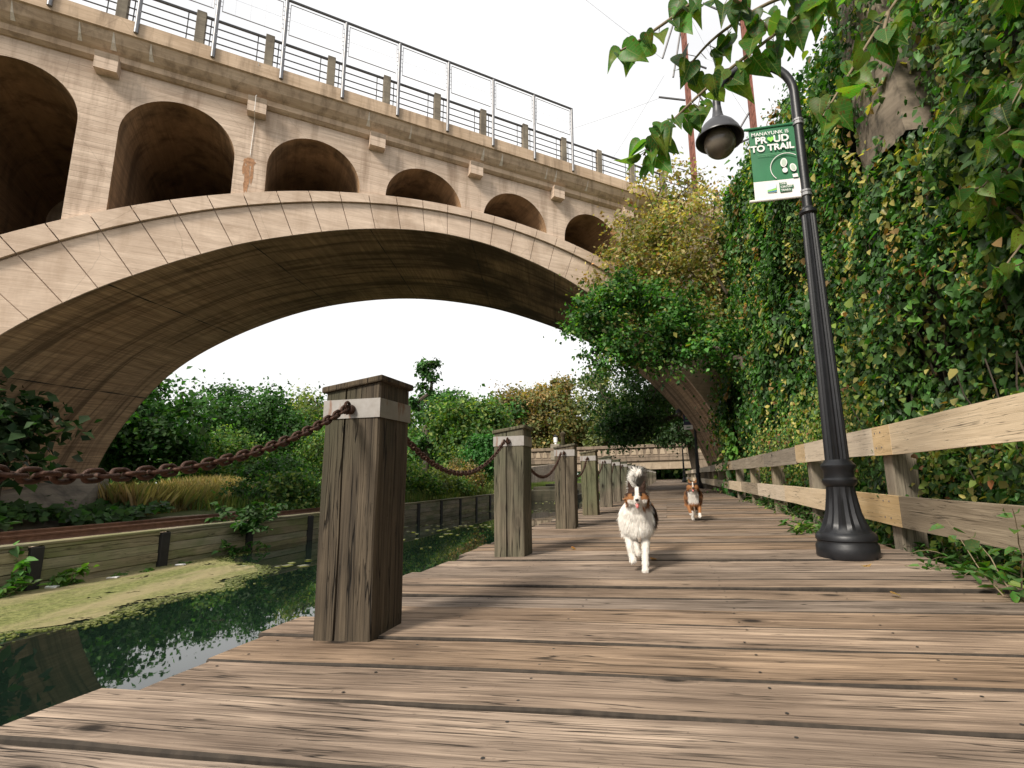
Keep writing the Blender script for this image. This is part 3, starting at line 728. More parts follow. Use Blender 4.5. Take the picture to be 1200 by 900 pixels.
# spandrel wall with round openings
ctr=[.43+3.28*k for k in range(-5,9)]; AR=1.25; ZS=9.85; ZT=11.72
wall=MB(); bar=MB(); XL,XR=-13.5,22.5
def opening(s):
    for c in ctr:
        if abs(s-c)<AR and -12.2<c<19: return c
    return None
edges=set([XL,XR])
for c in ctr:
    if -12.2<c<19:
        for a in np.linspace(-1,1,25): edges.add(c+AR*math.sin(a*math.pi/2))
for s in np.arange(XL,XR,.5): edges.add(float(s))
edges=sorted(edges)
for (D,flip) in ((DN,0),(DF,1)):
    for a,b in zip(edges[:-1],edges[1:]):
        if b-a<1e-5: continue
        c=opening((a+b)/2) if D==DN else None
        def lo(s):
            e=ext(s,D)-.35
            e=max(e,-1.2)
            if c is None: return e
            return max(ZS+math.sqrt(max(0,AR*AR-(s-c)**2)),e)
        wall.add([L3(a,D,lo(a)),L3(b,D,lo(b)),L3(b,D,ZT+.2),L3(a,D,ZT+.2)],[(0,1,2,3)])
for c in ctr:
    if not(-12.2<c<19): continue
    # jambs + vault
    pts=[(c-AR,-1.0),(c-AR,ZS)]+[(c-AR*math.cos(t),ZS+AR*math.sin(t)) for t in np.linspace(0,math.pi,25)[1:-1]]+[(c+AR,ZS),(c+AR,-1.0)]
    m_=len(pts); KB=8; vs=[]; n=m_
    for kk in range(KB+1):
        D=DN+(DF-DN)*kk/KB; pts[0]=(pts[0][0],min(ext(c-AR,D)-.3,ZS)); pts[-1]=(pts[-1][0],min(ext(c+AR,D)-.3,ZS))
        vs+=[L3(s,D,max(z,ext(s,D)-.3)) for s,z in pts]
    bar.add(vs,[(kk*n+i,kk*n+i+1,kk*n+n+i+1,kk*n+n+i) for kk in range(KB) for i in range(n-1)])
    # raised arris round each opening
    for i in range(n-1):
        pass
# end abutments
for (a,b,c_,d_) in ((-40,-13.5,-40,-13.5),(22.5,60,24.2,60)):
    vs=[L3(a,DN,-1.2),L3(b,DN,-1.2),L3(d_,DF,-1.2),L3(c_,DF,-1.2),L3(a,DN,ZT+.2),L3(b,DN,ZT+.2),L3(d_,DF,ZT+.2),L3(c_,DF,ZT+.2)]
    wall.add(vs,[(0,1,5,4),(1,2,6,5),(2,3,7,6),(3,0,4,7)])
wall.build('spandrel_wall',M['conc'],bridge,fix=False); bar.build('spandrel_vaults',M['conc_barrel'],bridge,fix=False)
# pier pilaster lines (horizontal joint courses)
jm=MB()
for c in ctr[:-1]:
    m=c+1.64
    if m<1 and m>-12: jm.box(L3(m-.375,DN-.012,8.98),L3(m+.375,DN-.0,9.0))
# deck, cornice and parapet fascia in one swept profile
prof=[(16.3,11.55),(15.95,11.62),(15.86,11.70),(15.86,11.86),(15.78,11.92),(15.66,12.05),(15.56,12.30),(15.50,12.32),(15.50,12.74),(15.78,12.74),(15.78,12.55),(23.2,12.55),(23.2,12.74),(23.5,12.74),(23.5,12.32),(23.14,11.9),(23.1,11.6),(22.7,11.55)]
dm=MB(); a0,b0=-40,60; seg=np.arange(a0,b0+.1,2.)
n=len(prof); vs=[]
for s in seg:
    for (D,z) in prof: vs.append(L3(s,D,z))
for si in range(len(seg)-1):
    dm.add([vs[si*n+k] for k in range(n)]+[vs[(si+1)*n+k] for k in range(n)],[(k,(k+1)%n,n+(k+1)%n,n+k) for k in range(n)] if True else [])
dm.build('deck_cornice',M['para'],bridge,fix=False)
for k in range(-5,10):
    s=-1.17+3.28*k+.0; b=MB(); b.prism([(0,-.02),(-.30,-.02),(-.30,.30),(-.36,.42),(0,.42)],'x',-.23,.23); b.build('bracket',M['conc'],bridge,L3(s,DN,11.30))
# railing along the edge: brown stanchions, steel rails
rl=empty('bridge_railing'); rl.parent=bridge; rl.location=L3(5,15.64,12.74)
def RL(s,D,z): return (s-5,D-15.64,z-12.74)
for s in np.arange(2.29-1.64*12,26,1.64):
    b=MB(); b.box(RL(s-.11,15.55,12.74),RL(s+.11,15.72,13.80),bev=.01); b.build('railing_post',M['conc_grey'],rl)
b=MB()
for z,r in ((13.70,.045),(13.45,.02),(13.2,.02),(12.98,.02)): b.tube([RL(-30,15.62,z),RL(40,15.62,z)],r,6)
for s in np.arange(2.29-1.64*12,26,1.64):
    for o in (.22,-.3): b.tube([RL(s+o,15.66,12.74),RL(s+o,15.66,13.7)],.014,5)
b.build('railing_bars',M['darkrail'],rl)
fe=empty('safety_screen'); fe.parent=bridge; fe.location=L3(5,15.55,12.6)
def FE(s,D,z): return (s-5,D-15.55,z-12.6)
fp=[9.17-1.635*k for k in range(0,16)]
for s in fp:
    b=MB(); b.tube([FE(s,15.47,12.4),FE(s,15.47,15.1)],.052,8); b.build('screen_post',M['galv'],fe,smooth=True,ang=50)
t=NT('fine_screen_mesh'); v=t.coord((1,1,1)); sx=t.n('SeparateXYZ',Vector=v)
b=MB(); b.tube([FE(9.2,15.46,15.1),FE(-16,15.46,15.1)],.045,6); b.tube([FE(9.17,15.46,15.1),FE(9.17,15.46,13.9)],.03,6)
b.build('screen_top_rail',M['darkrail'],fe)
for i in range(len(fp)-1):
    b=MB(); s1=fp[i]-.10; s0=fp[i+1]+.10; z0,z1=13.93,14.98
    b.tube([FE(s0,15.47,z0),FE(s1,15.47,z0),FE(s1,15.47,z1),FE(s0,15.47,z1)],.016,4,closed=True)
    for z in np.linspace(z0,z1,8)[1:-1]:
        for (a,c) in ((s0,s0-.07),(s1,s1+.07)): b.tube([FE(a,15.47,z),FE(c,15.47,z)],.007,4)
    # thin woven wires
    for s in np.arange(s0+.3,s1,.36): b.tube([FE(s,15.47,z0),FE(s,15.47,z1)],.0022,3,cap=False)
    b.tube([FE(s0,15.47,(z0+z1)/2),FE(s1,15.47,(z0+z1)/2)],.0025,3,cap=False)
    b.build('screen_panel',M['galv'],fe)
# lime drip and rust stain under one of the drains
t=NT('rust_stain'); v=t.coord(); 
b=MB(); b.tube([L3(-1.22,15.47,12.7),L3(-1.2,15.62,12.3),L3(-1.2,15.82,11.9),L3(-1.21,15.6,11.72),L3(-1.21,15.6,11.25),L3(-1.21,15.985,11.15),L3(-1.24,15.985,10.05)],.007,5); b.build('drain_wire',M['white'],bridge)
rs=simple('rust_stain_mat',(.36,.19,.10),.9,0,.35,14,.1)
pts=[(-1.42,9.95),(-1.3,10.03),(-1.15,10.02),(-1.02,9.9),(-1.08,9.6),(-1.1,9.2),(-1.14,8.8),(-1.32,8.8),(-1.3,9.2),(-1.34,9.6)]
M['lime']=simple('lime_bloom',(.62,.55,.47),.9,0,.15,30,.1)
def irr(c,rx,rz,n=26): 
    return [(c[0]+rx*math.cos(a)*random.uniform(.7,1.15),c[1]+rz*math.sin(a)*random.uniform(.75,1.15)) for a in np.linspace(0,2*math.pi,n,endpoint=False)]
for c_,rx_,rz_ in (((-1.24,9.85),.15,.13),((-1.27,9.35),.075,.5),((-1.16,9.5),.04,.35),((-1.36,9.62),.035,.22)):
    b=MB(); dn_=.004+.002*random.random(); b.add([L3(s,DN-dn_,z) for s,z in irr(c_,rx_,rz_)],[tuple(range(26))]); b.build('rust_stain',rs,bridge)
for s in (-6.2,-5.0,-4.35,-3.6,1.8,3.1,5.6,6.3,8.1,8.5,9.9,12.4):
    b=MB(); w=random.uniform(.02,.05); h0=random.uniform(.25,.5); pts=[(s,12.28-.0)]; 
    P1=[(D,z) for D,z in ((15.555,12.28),(15.655,12.05),(15.775,11.915))]
    vs=[]
    for j,(D,z) in enumerate(P1): ww=w*(.25+.9*j); vs+=[L3(s-ww*random.uniform(.6,1),D-.006,z),L3(s+ww*random.uniform(.6,1),D-.006,z)]
    b.add(vs,[(0,1,3,2),(2,3,5,4)]); b.build('lime_streak',M['lime'],bridge,fix=False)
b=MB(); b.tube([(-1,0,0),(1,0,0)],.01,3)
# footings at the springings
b=MB(); b.box(L3(-9.2,DN-.25,-1.6),L3(-5.0,DF+.3,1.0),bev=.05); 
vs=[L3(-9.6,15.7,-1.4),L3(-4.9,15.7,-1.4),L3(-4.6,23.3,-1.4),L3(-7.6,23.3,-1.4),L3(-9.4,15.8,.2),L3(-6.9,15.8,.2),L3(-4.9,23.2,1.35),L3(-7.4,23.2,1.35)]
b=MB(); b.add(vs,[(0,1,5,4),(1,2,6,5),(2,3,7,6),(3,0,4,7),(4,5,6,7)]); b.build('footing',M['conc_grey'],bridge)

# ------------------------------------------------------------------ left bank: timber wall, piles, track
wy=[5.2-2.35*k for k in range(4,0,-1)]+[5.2+2.37*k for k in range(0,30)]
wl=empty('timber_canal_wall',(-11.0,12,-.92)); tag(wl,'low wall of weathered horizontal boards with dark piles along the far bank of the canal','wall')
for i in range(len(wy)-1):
    b=MB(); z=-1.5; 
    a_,b_=wy[i]+.11,wy[i+1]-.11
    z=-1.35
    while z<-.2:
        h=.185; top=min(z+h,-.17); o=random.uniform(-.012,.012)
        b.box((-.06+o,a_-12,z+.92),(.03+o,b_-12,top-.008+.92),col=(random.random(),random.random(),random.random()),bev=.006)
        z+=h
    b.box((-.28,wy[i]-12,.74),(.05,wy[i+1]-12,.79),col=(random.random(),)*3,bev=.008)
    b.build('board_panel',M['wallwood'],wl)
for y in wy:
    b=MB(); b.box((-.08,y-12-.10,-1),(.085,y-12+.10,.72),bev=.01); b.build('pile',M['pile'],wl)
tr=empty('railway_track',(-12.75,20,-.2)); tag(tr,'rusty single railway track on gravel beside the timber canal wall','track')
for x in (-.72,.72):
    b=MB(); b.prism([(x-.07,0.02),(x+.07,.02),(x+.02,.05),(x+.02,.12),(x+.036,.125),(x+.036,.16),(x-.036,.16),(x-.036,.125),(x-.02,.12),(x-.02,.05)],'y',-50,55); b.build('rail',M['railsteel'],tr)
for k in range(60):
    y=-20+k*.62
    b=MB(); b.box((-1.25,y-.11,-.16),(1.25,y+.11,-.005),col=(random.random(),)*3,bev=.01); b.build('sleeper',M['fpost'],tr)
# white litter on the duckweed
for (x,y,l) in ((-10.75,7.75,'small white scrap of litter on duckweed by the second pile'),(-10.55,8.6,'pale flat scrap of litter on duckweed beside the wall'),(-10.6,10.05,'white scrap of litter lying on the duckweed tip')):
    b=MB(); b.box((-.09,-.05,0),(.09,.05,.03),bev=.012,jit=.012); o=b.build('litter',M['white'],None,(x,y,-.912)); o.rotation_euler=(0,0,random.random()*3); tag(o,l,'litter','litter on the duckweed')
# concrete block and pale log beyond the track
b=MB(); b.box((-.9,-.25,0),(.9,.25,.28),bev=.04,jit=.02); o=b.build('concrete_block',M['conc_ring'],None,(-20.3,22.5,.03)); o.rotation_euler=(0,0,.5); tag(o,'pale stone block lying by the dry grass beyond the track','block')

# ------------------------------------------------------------------ right fence
fn=empty('board_fence',(2.3,10,0)); tag(fn,'two rail timber fence along the right edge of the boardwalk in front of the ivy','fence')
fy=[5.72+2.95*k for k in range(-3,19)]
for i,y in enumerate(fy):
    b=MB(); b.box((-.10+.0,y-.12-10,-.5),(.13,y+.08-10,.93 if i%3 else .95),col=(random.random(),random.random(),random.random()),bev=.008); b.build('fence_post',M['fpost'],fn)
def rseg(name,z0,z1,y0,y1,m,off=0,dz=0,px=0.):
    b=MB(); n=max(1,int((y1-y0)/.6)); c=(random.random(),random.random(),random.random())
    vs=[];fs=[]
    for k in range(n+1):
        y=y0+(y1-y0)*k/n; w=.006*math.sin(y*2.1); zz0=z0+w+dz; zz1=z1+w*.6+dz; x0,x1=-.155+off,-.103+off
        vs+=[(x0,y-10,zz0),(x1,y-10,zz0),(x1,y-10,zz1),(x0,y-10,zz1)]
    for k in range(n):
        a=k*4; fs+=[(a,a+1,a+5,a+4),(a+1,a+2,a+6,a+5),(a+2,a+3,a+7,a+6),(a+3,a,a+4,a+7)]
    fs+=[(0,3,2,1),(n*4,n*4+1,n*4+2,n*4+3)]
    b.add(vs,fs,0,c); return b.build(name,M[m],fn)
T0,T1,B0,B1=.895,1.185,.215,.50
def labp(o,l): o['label']=l
rseg('top_rail',T0,T1,-3,5.42,'rail_pale'); labp(rseg('top_rail',T0,T1,5.423,5.85,'rail_fresh',-.002),'fresh yellow length of top rail'); rseg('top_rail',T0+.005,T1,5.853,8.6,'rail_pale',.0)
labp(rseg('top_rail',T0,T1,8.603,9.2,'rail_fresh',-.002),'short fresh yellow length of top rail')
yy=9.203
cur=0
while yy<60:
    L_=random.choice((2.95,5.9,2.95)); m=random.choice(('rail_grey','rail_grey','rail_pale')) if yy>13 else 'rail_grey'
    rseg('top_rail',T0-.02,T1-.02,yy,yy+L_-.006,m,random.uniform(-.012,.004)); yy+=L_
rseg('bottom_rail',B0,B1,-3,5.42,'rail_grey'); labp(rseg('bottom_rail',B0,B1,5.423,7.35,'rail_fresh',-.002),'fresh yellow length of bottom rail'); yy=7.353
while yy<60:
    L_=random.choice((5.9,2.95)); rseg('bottom_rail',B0,B1,yy,yy+L_-.006,'rail_grey' if random.random()<.75 else 'rail_pale',random.uniform(-.012,.004)); yy+=L_
# nail heads on the rails
b=MB()
for y in fy:
    for z in (1.12,.97,.44,.28):
        for dy in (-.08,.06): b.lathe([(.009,0),(.009,.004),(0,.005)],(0,0,0),8,) if False else b.box((-.161,y+dy-10-.008,z-.008),(-.157,y+dy-10+.008,z+.008))
b.build('nail_heads',M['galv'],fn)

# ------------------------------------------------------------------ lamps
def lamp(root,hi=True):
    n=32 if hi else 16
    b=MB(); b.lathe([(0,0),(.247,0),(.256,.02),(.256,.10),(.24,.125),(.24,.145),(.25,.155),(.25,.185),(.236,.205),(.226,.215)],n=48 if hi else 16)
    b.lathe([(.226,.20),(.205,.235),(.176,.30),(.15,.38),(.135,.47),(.122,.56),(.118,.62)],n=n,flute=.10,fl0=.22,fl1=.60)
    b.build('lamp_base',M['black'],root,smooth=hi,ang=40)
    b=MB(); b.lathe([(.10,.60),(.13,.62),(.145,.65),(.145,.67),(.128,.69),(.128,.75),(.148,.78),(.148,.80),(.12,.83),(.105,.85)],n=48 if hi else 12); b.build('collar',M['black'],root,smooth=hi,ang=40)
    b=MB(); b.lathe([(.102,.84),(.098,1.2),(.086,2.0),(.074,2.8),(.068,3.26)],n=36 if hi else 12,flute=.13,fl0=.8,fl1=3.27); b.lathe([(.062,3.26),(.085,3.28),(.085,3.31),(.06,3.33),(.05,3.35)],n=24)
    b.build('shaft',M['black'],root,smooth=hi,ang=35)
    b=MB(); pts=[(0,0,3.3),(0,0,4.5),(0,0,4.66)]+[(-.395+.395*math.cos(a),0,4.66+.39*math.sin(a)) for a in np.linspace(0,math.pi,17)[1:]]+[(-.79,0,4.56)]
    b.tube(pts,[.047]*2+[.044]*(len(pts)-2),12 if hi else 6); b.build('gooseneck_arm',M['black'],root,smooth=True,ang=50)
    b=MB(); c=(-.79,0,0); b.lathe([(.0,4.62),(.045,4.61),(.05,4.56),(.06,4.50),(.085,4.46),(.085,4.44),(.12,4.43),(.17,4.38),(.215,4.31),(.24,4.25),(.25,4.235),(.25,4.22),(.235,4.222),(.20,4.29),(.15,4.35),(.10,4.39)],c,n); sh=b.build('lamp_shade',M['shade'],root,smooth=True,ang=60)
    b=MB(); prof=[(0.001,4.02)]+[(.165*math.sin(a),4.19-.165*math.cos(a)*1.0) for a in np.linspace(.15,math.pi*.62,12)]; prof+=[(.12,4.33),(.0,4.34)]
    b.lathe(prof,c,n); b.build('lamp_globe',M['globe'],sh,smooth=True)
    for z in (4.30,3.5):
        b=MB(); b.lathe([(.05,z-.035),(.058,z-.03),(.058,z-.01),(.053,z-.006),(.053,z+.006),(.058,z+.01),(.058,z+.03),(.05,z+.035)],n=16); b.build('band_clamp',M['galv'],root)
lp=empty('street_lamp',(1.535,5.07,0)); tag(lp,'large black fluted gooseneck street lamp with flared base by the board fence','street lamp','gooseneck lamps along the boardwalk'); lamp(lp)
lp2=empty('street_lamp',(1.68,29.5,0)); tag(lp2,'second gooseneck street lamp, further along the walk beyond the dogs','street lamp','gooseneck lamps along the boardwalk'); lamp(lp2,False)
lp3=copy_tree(lp2); lp3.location=(1.68,54,0); lp3['label']='farthest small gooseneck lamp near the low bridge'

# ------------------------------------------------------------------ banner with lettering
def text(body,size,loc,parent,m,name='lettering',bold=.0,y=-.004,align='CENTER',sx=1.):
    cu=bpy.data.curves.new('t','FONT'); cu.body=body; cu.size=size; cu.align_x=align; cu.extrude=.0006; cu.offset=bold
    ob=bpy.data.objects.new('t',cu); COL.objects.link(ob); dg=bpy.context.evaluated_depsgraph_get(); dg.update()
    me=bpy.data.meshes.new_from_object(ob.evaluated_get(dg)); bpy.data.objects.remove(ob)
    o=link(name,me,m,parent,(loc[0],y,loc[1])); o.rotation_euler=(math.pi/2,0,0); o.scale=(sx,1,1); return o
bn=empty('hanging_banner',(1.265,5.06,3.88)); tag(bn,'green and white vertical banner reading PROUD TO TRAIL on the near lamp','banner'); bn.rotation_euler=(0,R(0),0)
t=NT('banner_green'); t.bsdf(t.ramp(t.noise(t.coord(),3,3),[(.3,(.018,.12,.05)),(.7,(.03,.17,.075))]),.45,None,0,.5); M['bgreen']=t.m
t=NT('banner_white'); t.bsdf((.72,.7,.69),.5); M['bwhite']=t.m
t=NT('banner_lime'); t.bsdf((.25,.6,.08),.5); M['blime']=t.m
t=NT('banner_pale_green'); t.bsdf((.09,.27,.13),.5); M['bpale']=t.m
t=NT('banner_teal'); t.bsdf((.03,.2,.3),.5); M['bteal']=t.m
def wave(x,z): return .006*math.sin(z*5+x*3)+.004*math.sin(x*9-z*4)
def sheet(z0,z1,m,name):
    V=[];F=[];nx,nz_=12,16
    for side in (0,1):
        for i in range(nx+1):
            for j in range(nz_+1):
                x=-.225+.45*i/nx; z=z0+(z1-z0)*j/nz_; V.append((x,wave(x,z)+side*.0015,z))
    o=(nx+1)*(nz_+1)
    for i in range(nx):
        for j in range(nz_):
            a=i*(nz_+1)+j; F.append((a,a+nz_+1,a+nz_+2,a+1)); F.append((o+a+1,o+a+nz_+2,o+a+nz_+1,o+a))
    me=np_mesh(name,V,F,smooth=True); return link(name,me,m,bn)
sheet(-.2,.41,M['bgreen'],'green_cloth'); sheet(-.40,-.2,M['bwhite'],'white_cloth')
b=MB(); b.tube([(-.27,0,.41),(.27,0,.415)],.014,8); b.build('top_pole',M['bgreen'],bn,smooth=True,ang=40)
b=MB(); b.tube([(-.28,0,-.405),(.26,0,-.405)],.014,8); b.build('bottom_pole',M['bwhite'],bn,smooth=True,ang=40)
YT=-.014
text('MANAYUNK IS',.056,(-.02,.315),bn,M['bwhite'],y=YT,bold=.0004)
text('PR',.105,(-.115,.225),bn,M['bwhite'],y=YT,bold=.0035); text('UD',.105,(.085,.225),bn,M['bwhite'],y=YT,bold=.0035)
text('TO TRAIL',.098,(-.01,.135),bn,M['bwhite'],y=YT,bold=.0035)
hp=[]
for a in np.linspace(0,2*math.pi,28,endpoint=False):
    x=16*math.sin(a)**3; z=13*math.cos(a)-5*math.cos(2*a)-2*math.cos(3*a)-math.cos(4*a); hp.append((-.017+x*.0021,.262+z*.0022))
b=MB(); b.prism(hp,'y',YT-.001,YT); b.build('heart',M['blime'],bn)
for bx in (((-.16,YT-.001,.093),(.12,YT,.098)),((-.16,YT-.001,.075),(.03,YT,.079))): b=MB(); b.box(*bx); b.build('small_print',M['bpale'],bn)
# circle with shoe prints
b=MB(); cx,cz,rr_=.11,-.075,.158
arc=[(cx+rr_*math.cos(a),cz+rr_*math.sin(a)) for a in np.linspace(R(38),R(232),30)]
arc=[p for p in arc if p[0]<.222 and p[1]>-.198]
b.tube([(p[0],YT,p[1]) for p in arc],.0045,4); b.build('ring_print',M['bwhite'],bn)
def ell(c,a,bz,rot,n=20): return [(c[0]+a*math.cos(t)*math.cos(rot)-bz*math.sin(t)*math.sin(rot),c[1]+a*math.cos(t)*math.sin(rot)+bz*math.sin(t)*math.cos(rot)) for t in np.linspace(0,2*math.pi,n,endpoint=False)]
for sh in (ell((.085,-.02),.033,.05,-.15),ell((.09,-.105),.026,.028,0),ell((.17,-.085),.031,.046,.25),[(.155,-.16),(.205,-.155),(.21,-.195),(.16,-.195)]):
    b=MB(); b.prism(sh,'y',YT-.001,YT); b.build('shoe_print',M['bwhite'],bn)
M['bsole']=simple('sole_print',(.42,.5,.42),.5,0,.03)
for sh in (ell((.085,-.02),.022,.038,-.15),ell((.17,-.085),.02,.034,.25)): b=MB(); b.prism(sh,'y',YT-.003,YT-.002); b.build('sole_mark',M['bsole'],bn)
b=MB(); b.prism([(-.1,-.33),(-.01,-.33),(-.01,-.315),(-.1,-.325)],'y',YT-.001,YT); b.build('logo_water',M['bteal'],bn)
b=MB(); b.prism([(-.1,-.322),(-.01,-.312),(-.01,-.29),(-.055,-.305),(-.1,-.31)],'y',YT-.001,YT); b.build('logo_hill',M['blime'],bn)
t=NT('logo_sky'); t.bsdf((.55,.66,.7),.5)
b=MB(); b.prism([(-.1,-.307),(-.055,-.302),(-.01,-.287),(-.01,-.235),(-.1,-.235)],'y',YT-.001,YT); b.build('logo_sky',t.m,bn)
for tx,z,w in (('THE',-.262,.07),('CIRCUIT',-.298,.135),('TRAILS',-.334,.115)):
    b=MB(); b.box((.02,YT-.001,z-.006),(.02+w,YT,z+.025)); b.build('word_plate',M['bgreen'],bn)
    text(tx,.03,(.02+w/2,z),bn,M['bwhite'],y=YT-.003,bold=.0006)
# bracket arms belong to the lamp
for z in (4.295,3.475): b=MB(); b.tube([(-.03,-.01,z),(-.10,-.01,z)],.013,6); b.build('banner_bracket',M['black'],lp)
# small dark banner on the second lamp
bn2=empty('hanging_banner',(1.31,29.4,3.5)); tag(bn2,'small navy and white banner on the second lamp down the walk','banner')
b=MB(); b.box((-.25,-.01,0),(.25,.01,.62)); b.build('navy_cloth',simple('navy_cloth',(.02,.025,.07),.5),bn2)
b=MB(); b.box((-.25,-.012,-.25),(.25,.01,-.003)); b.build('white_cloth',M['bwhite'],bn2)
b=MB(); b.box((-.14,-.016,.35),(.14,-.013,.45)); b.box((-.16,-.016,.2),(.1,-.013,.26)); b.box((-.1,-.018,-.16),(.12,-.013,-.1)); b.build('pale_print',M['bpale'],bn2)

# ------------------------------------------------------------------ rusty steel catenary masts behind the tree
def mast(x,y,h,sgn,label):
    r=empty('steel_mast',(x,y,0)); tag(r,label,'mast','rusty steel masts behind the trees')
    b=MB(); w=.22
    for (a,c) in ((-w,-w),(w,-w),(w,w),(-w,w)): b.tube([(a,c,-1),(a*.9,c*.9,h)],.08,4)
    b.box((-w*.9,-w*.9,0),(w*.9,w*.9,h)); b.build('column',M['rustpole'],r)
    b=MB(); z=2
    while z<h-2: b.tube([(-w,-w,z),(w,-w,z+1.2)],.035,4); b.tube([(-w,w,z),(-w,-w,z+1.2)],.035,4); z+=1.2
    b.build('lacing',M['rustpole'],r); return r
m1=mast(4.05,45,62,1,'left one of two tall rust red steel masts rising behind the lamp head')
m2=mast(9.75,45,62,1,'right one of two tall rust red steel masts, behind the banner')
def arm(r,pts,rad): b=MB(); b.tube(pts,rad,6); return b
for r,lst in ((m1,[((-.3,0,36.3),(-2.8,-.2,36.9)),((0,0,40.6),(1.9,0,39.4)),((-.4,0,46.6),(-2.2,0,41.3)),((-.3,0,44.0),(-1.3,0,39.0)),((0,0,40.5),(-1.0,0,41.2)),((.4,0,47.5),(.9,0,46)),((.2,0,38.4),(1.3,0,36)),]),(m2,[((-.3,0,43.6),(-1.4,-.2,45)),((-1.2,0,45),(-3.6,0,46.8)),((0,0,31.5),(-2.6,0,30.6)),((-.3,0,34.),(-2.2,0,31.))])):
    for a,c in lst: b=MB(); b.tube([a,c],.10,5); b.build('cross_arm',M['darkrail'],r)
for (a,c,l) in (((1.25,45,36.9),(-30,60,44),'thin wire running left from the lower mast arm'),((1.8,45,41.3),(-25,30,60),'thin wire rising left from the left mast'),((4,45,48),(9.6,45,33),'thin slack wire between the two masts'),((1.9,44.6,39),(-20,70,28),'faint wire going down left towards the bridge')):
    b=MB(); n=12; A=Vector(a);B=Vector(c); pts=[]
    for k in range(n+1): p=A.lerp(B,k/n)-A; p.z-=4*(k/n)*(1-k/n)*.8; pts.append(tuple(p))
    b.tube(pts,.012,3); o=b.build('overhead_wire',M['wire'],None,a); tag(o,l,'wire','overhead wires')

# ------------------------------------------------------------------ low road bridge across the far end, its lamps, lock walls
M['lowconc']=concrete('old_brown_concrete',(.13,.10,.075),(.27,.21,.155),(.05,.04,.03),.2,.7)
lb=empty('low_bridge',(-15,85,0),R(-1.5)); tag(lb,'low old stone and concrete road bridge with balustrade crossing the far end of the walk','bridge')
b=MB(); b.box((-11.4,-.2,1.75),(19.5,6,3.1),bev=.03); b.build('pale_beam',M['tanconc'],lb)
b=MB(); b.box((-24,-.5,3.1),(26,6.5,3.75),bev=.05); b.box((-24,-.62,5.25),(26,-.2,5.75),bev=.04); b.box((-24,-.55,3.75),(26,-.25,4.05)); b.box((-24,-.3,4.05),(26,0.,5.25)); b.build('cornice',M['lowconc'],lb)
for x in np.arange(-23.5,25,1.15):
    b=MB(); b.prism([(x-.42,4.15),(x+.42,4.15),(x+.3,4.9),(x,5.15),(x-.3,4.9)],'y',-.42,-.3); b.build('balustrade_panel',M['tanconc'],lb)
for bx in (((-26,-.4,-2),(-11.5,6,3.1)),((19.6,-.4,-2),(30,6,3.1)),((4.2,.5,-2),(6.8,5.5,1.75))): b=MB(); b.box(*bx,bev=.05); b.build('abutment',M['lowconc'],lb)
for x,z in ((-17.6,7.6),(-8.6,7.6),(-3.3,7.2),(-25.5,7.4)):
    pr=MB(); pr.box((-.75,-.6,3.7),(.75,.7,6.4),bev=.06); o=pr.build('pillar',M['conc_grey'],lb,(x,0,0))
    pr=MB(); pr.lathe([(.22,6.4),(.16,6.55),(.32,6.7),(.36,7.5),(.25,7.65),(0,7.7)],n=10); pr.build('lantern',M['white'],o)
    pr=MB(); pr.lathe([(.4,7.6),(.42,7.72),(.15,8.0),(.0,8.05)],n=10); pr.build('lantern_cap',M['black'],o)
# left masonry ramp wall running to the low bridge
b=MB(); b.prism([(-14.5,-1.5),(-14.5,.6),(0,2.2),(22,3.2),(22,-1.5)],'x',-.3,.3) 
rw=b.build('ramp_wall',M['stone'],None,(-16.5,62,0)); tag(rw,'sloping grey masonry wall leading to the low bridge behind the far bank bushes','wall')
lkw=empty('canal_lock',(-6.5,40,-.9)); tag(lkw,'dark stepped stone lock walls in the canal before the low bridge','lock')
b=MB(); b.box((-4.4,0,-.6),(-.6,1.6,.75),bev=.05); b.box((-4.4,1.6,-.6),(-1.0,3.2,1.0),bev=.05); b.build('lower_step',M['moss_shade'],lkw)
for bx in (((-4.4,6,-.6),(-.4,8,1.15)),((-.9,-6,-.6),(-.5,7,.35))): b=MB(); b.box(*bx,bev=.05); b.build('side_wall',M['moss_shade'],lkw)
b=MB(); b.box((-.4,14,-.6),(4.2,14.6,1.0),bev=.04); b.build('gate',M['fpost'],lkw)
b=MB(); b.tube([(0,0,-1),(0,0,3.4)],.13,8); b.lathe([(.16,3.3),(.2,3.45),(.0,3.6)],n=8)
wp=b.build('mooring_pole',M['post_pale'],None,(-6.2,31,0),smooth=True,ang=40); tag(wp,'thin pale pole standing in the canal between the second and third posts','pole')
# ------------------------------------------------------------------ right retaining wall and ivy
G1,G2,G3,Y1,Y2,BRN,RED=(.028,.095,.018),(.055,.165,.028),(.014,.05,.016),(.20,.28,.045),(.44,.37,.11),(.26,.13,.045),(.3,.09,.035)
wa=MB(); 
prof=[(2,-3,6.3),(2,2,6.4),(2,6,7.2),(2,8,7.6),(2,12,9),(2,16,10.4),(2,19,10.6),(2,24,6)]
ysw=np.linspace(-3,24,28)
vs=[];fs=[]
def Hw(y): return float(np.interp(y,[-3,4,6,8,12,15.6,18.3,20,23,27],[6.5,6.8,7.3,7.6,9,10.4,10.8,9.2,6.4,3.4]))
for y in ysw:
    h=Hw(y)-.35; j=random.uniform(-.1,.1)
    vs+=[(3.25,y,-.5),(3.35+j,y,h),(7,y,h+.4),(7,y,-.5)]
for i in range(len(ysw)-1):
    a=i*4; fs+=[(a,a+4,a+5,a+1),(a+1,a+5,a+6,a+2),(a+2,a+6,a+7,a+3)]
fs+=[(0,1,2,3),(len(ysw)*4-4,len(ysw)*4-1,len(ysw)*4-2,len(ysw)*4-3)]
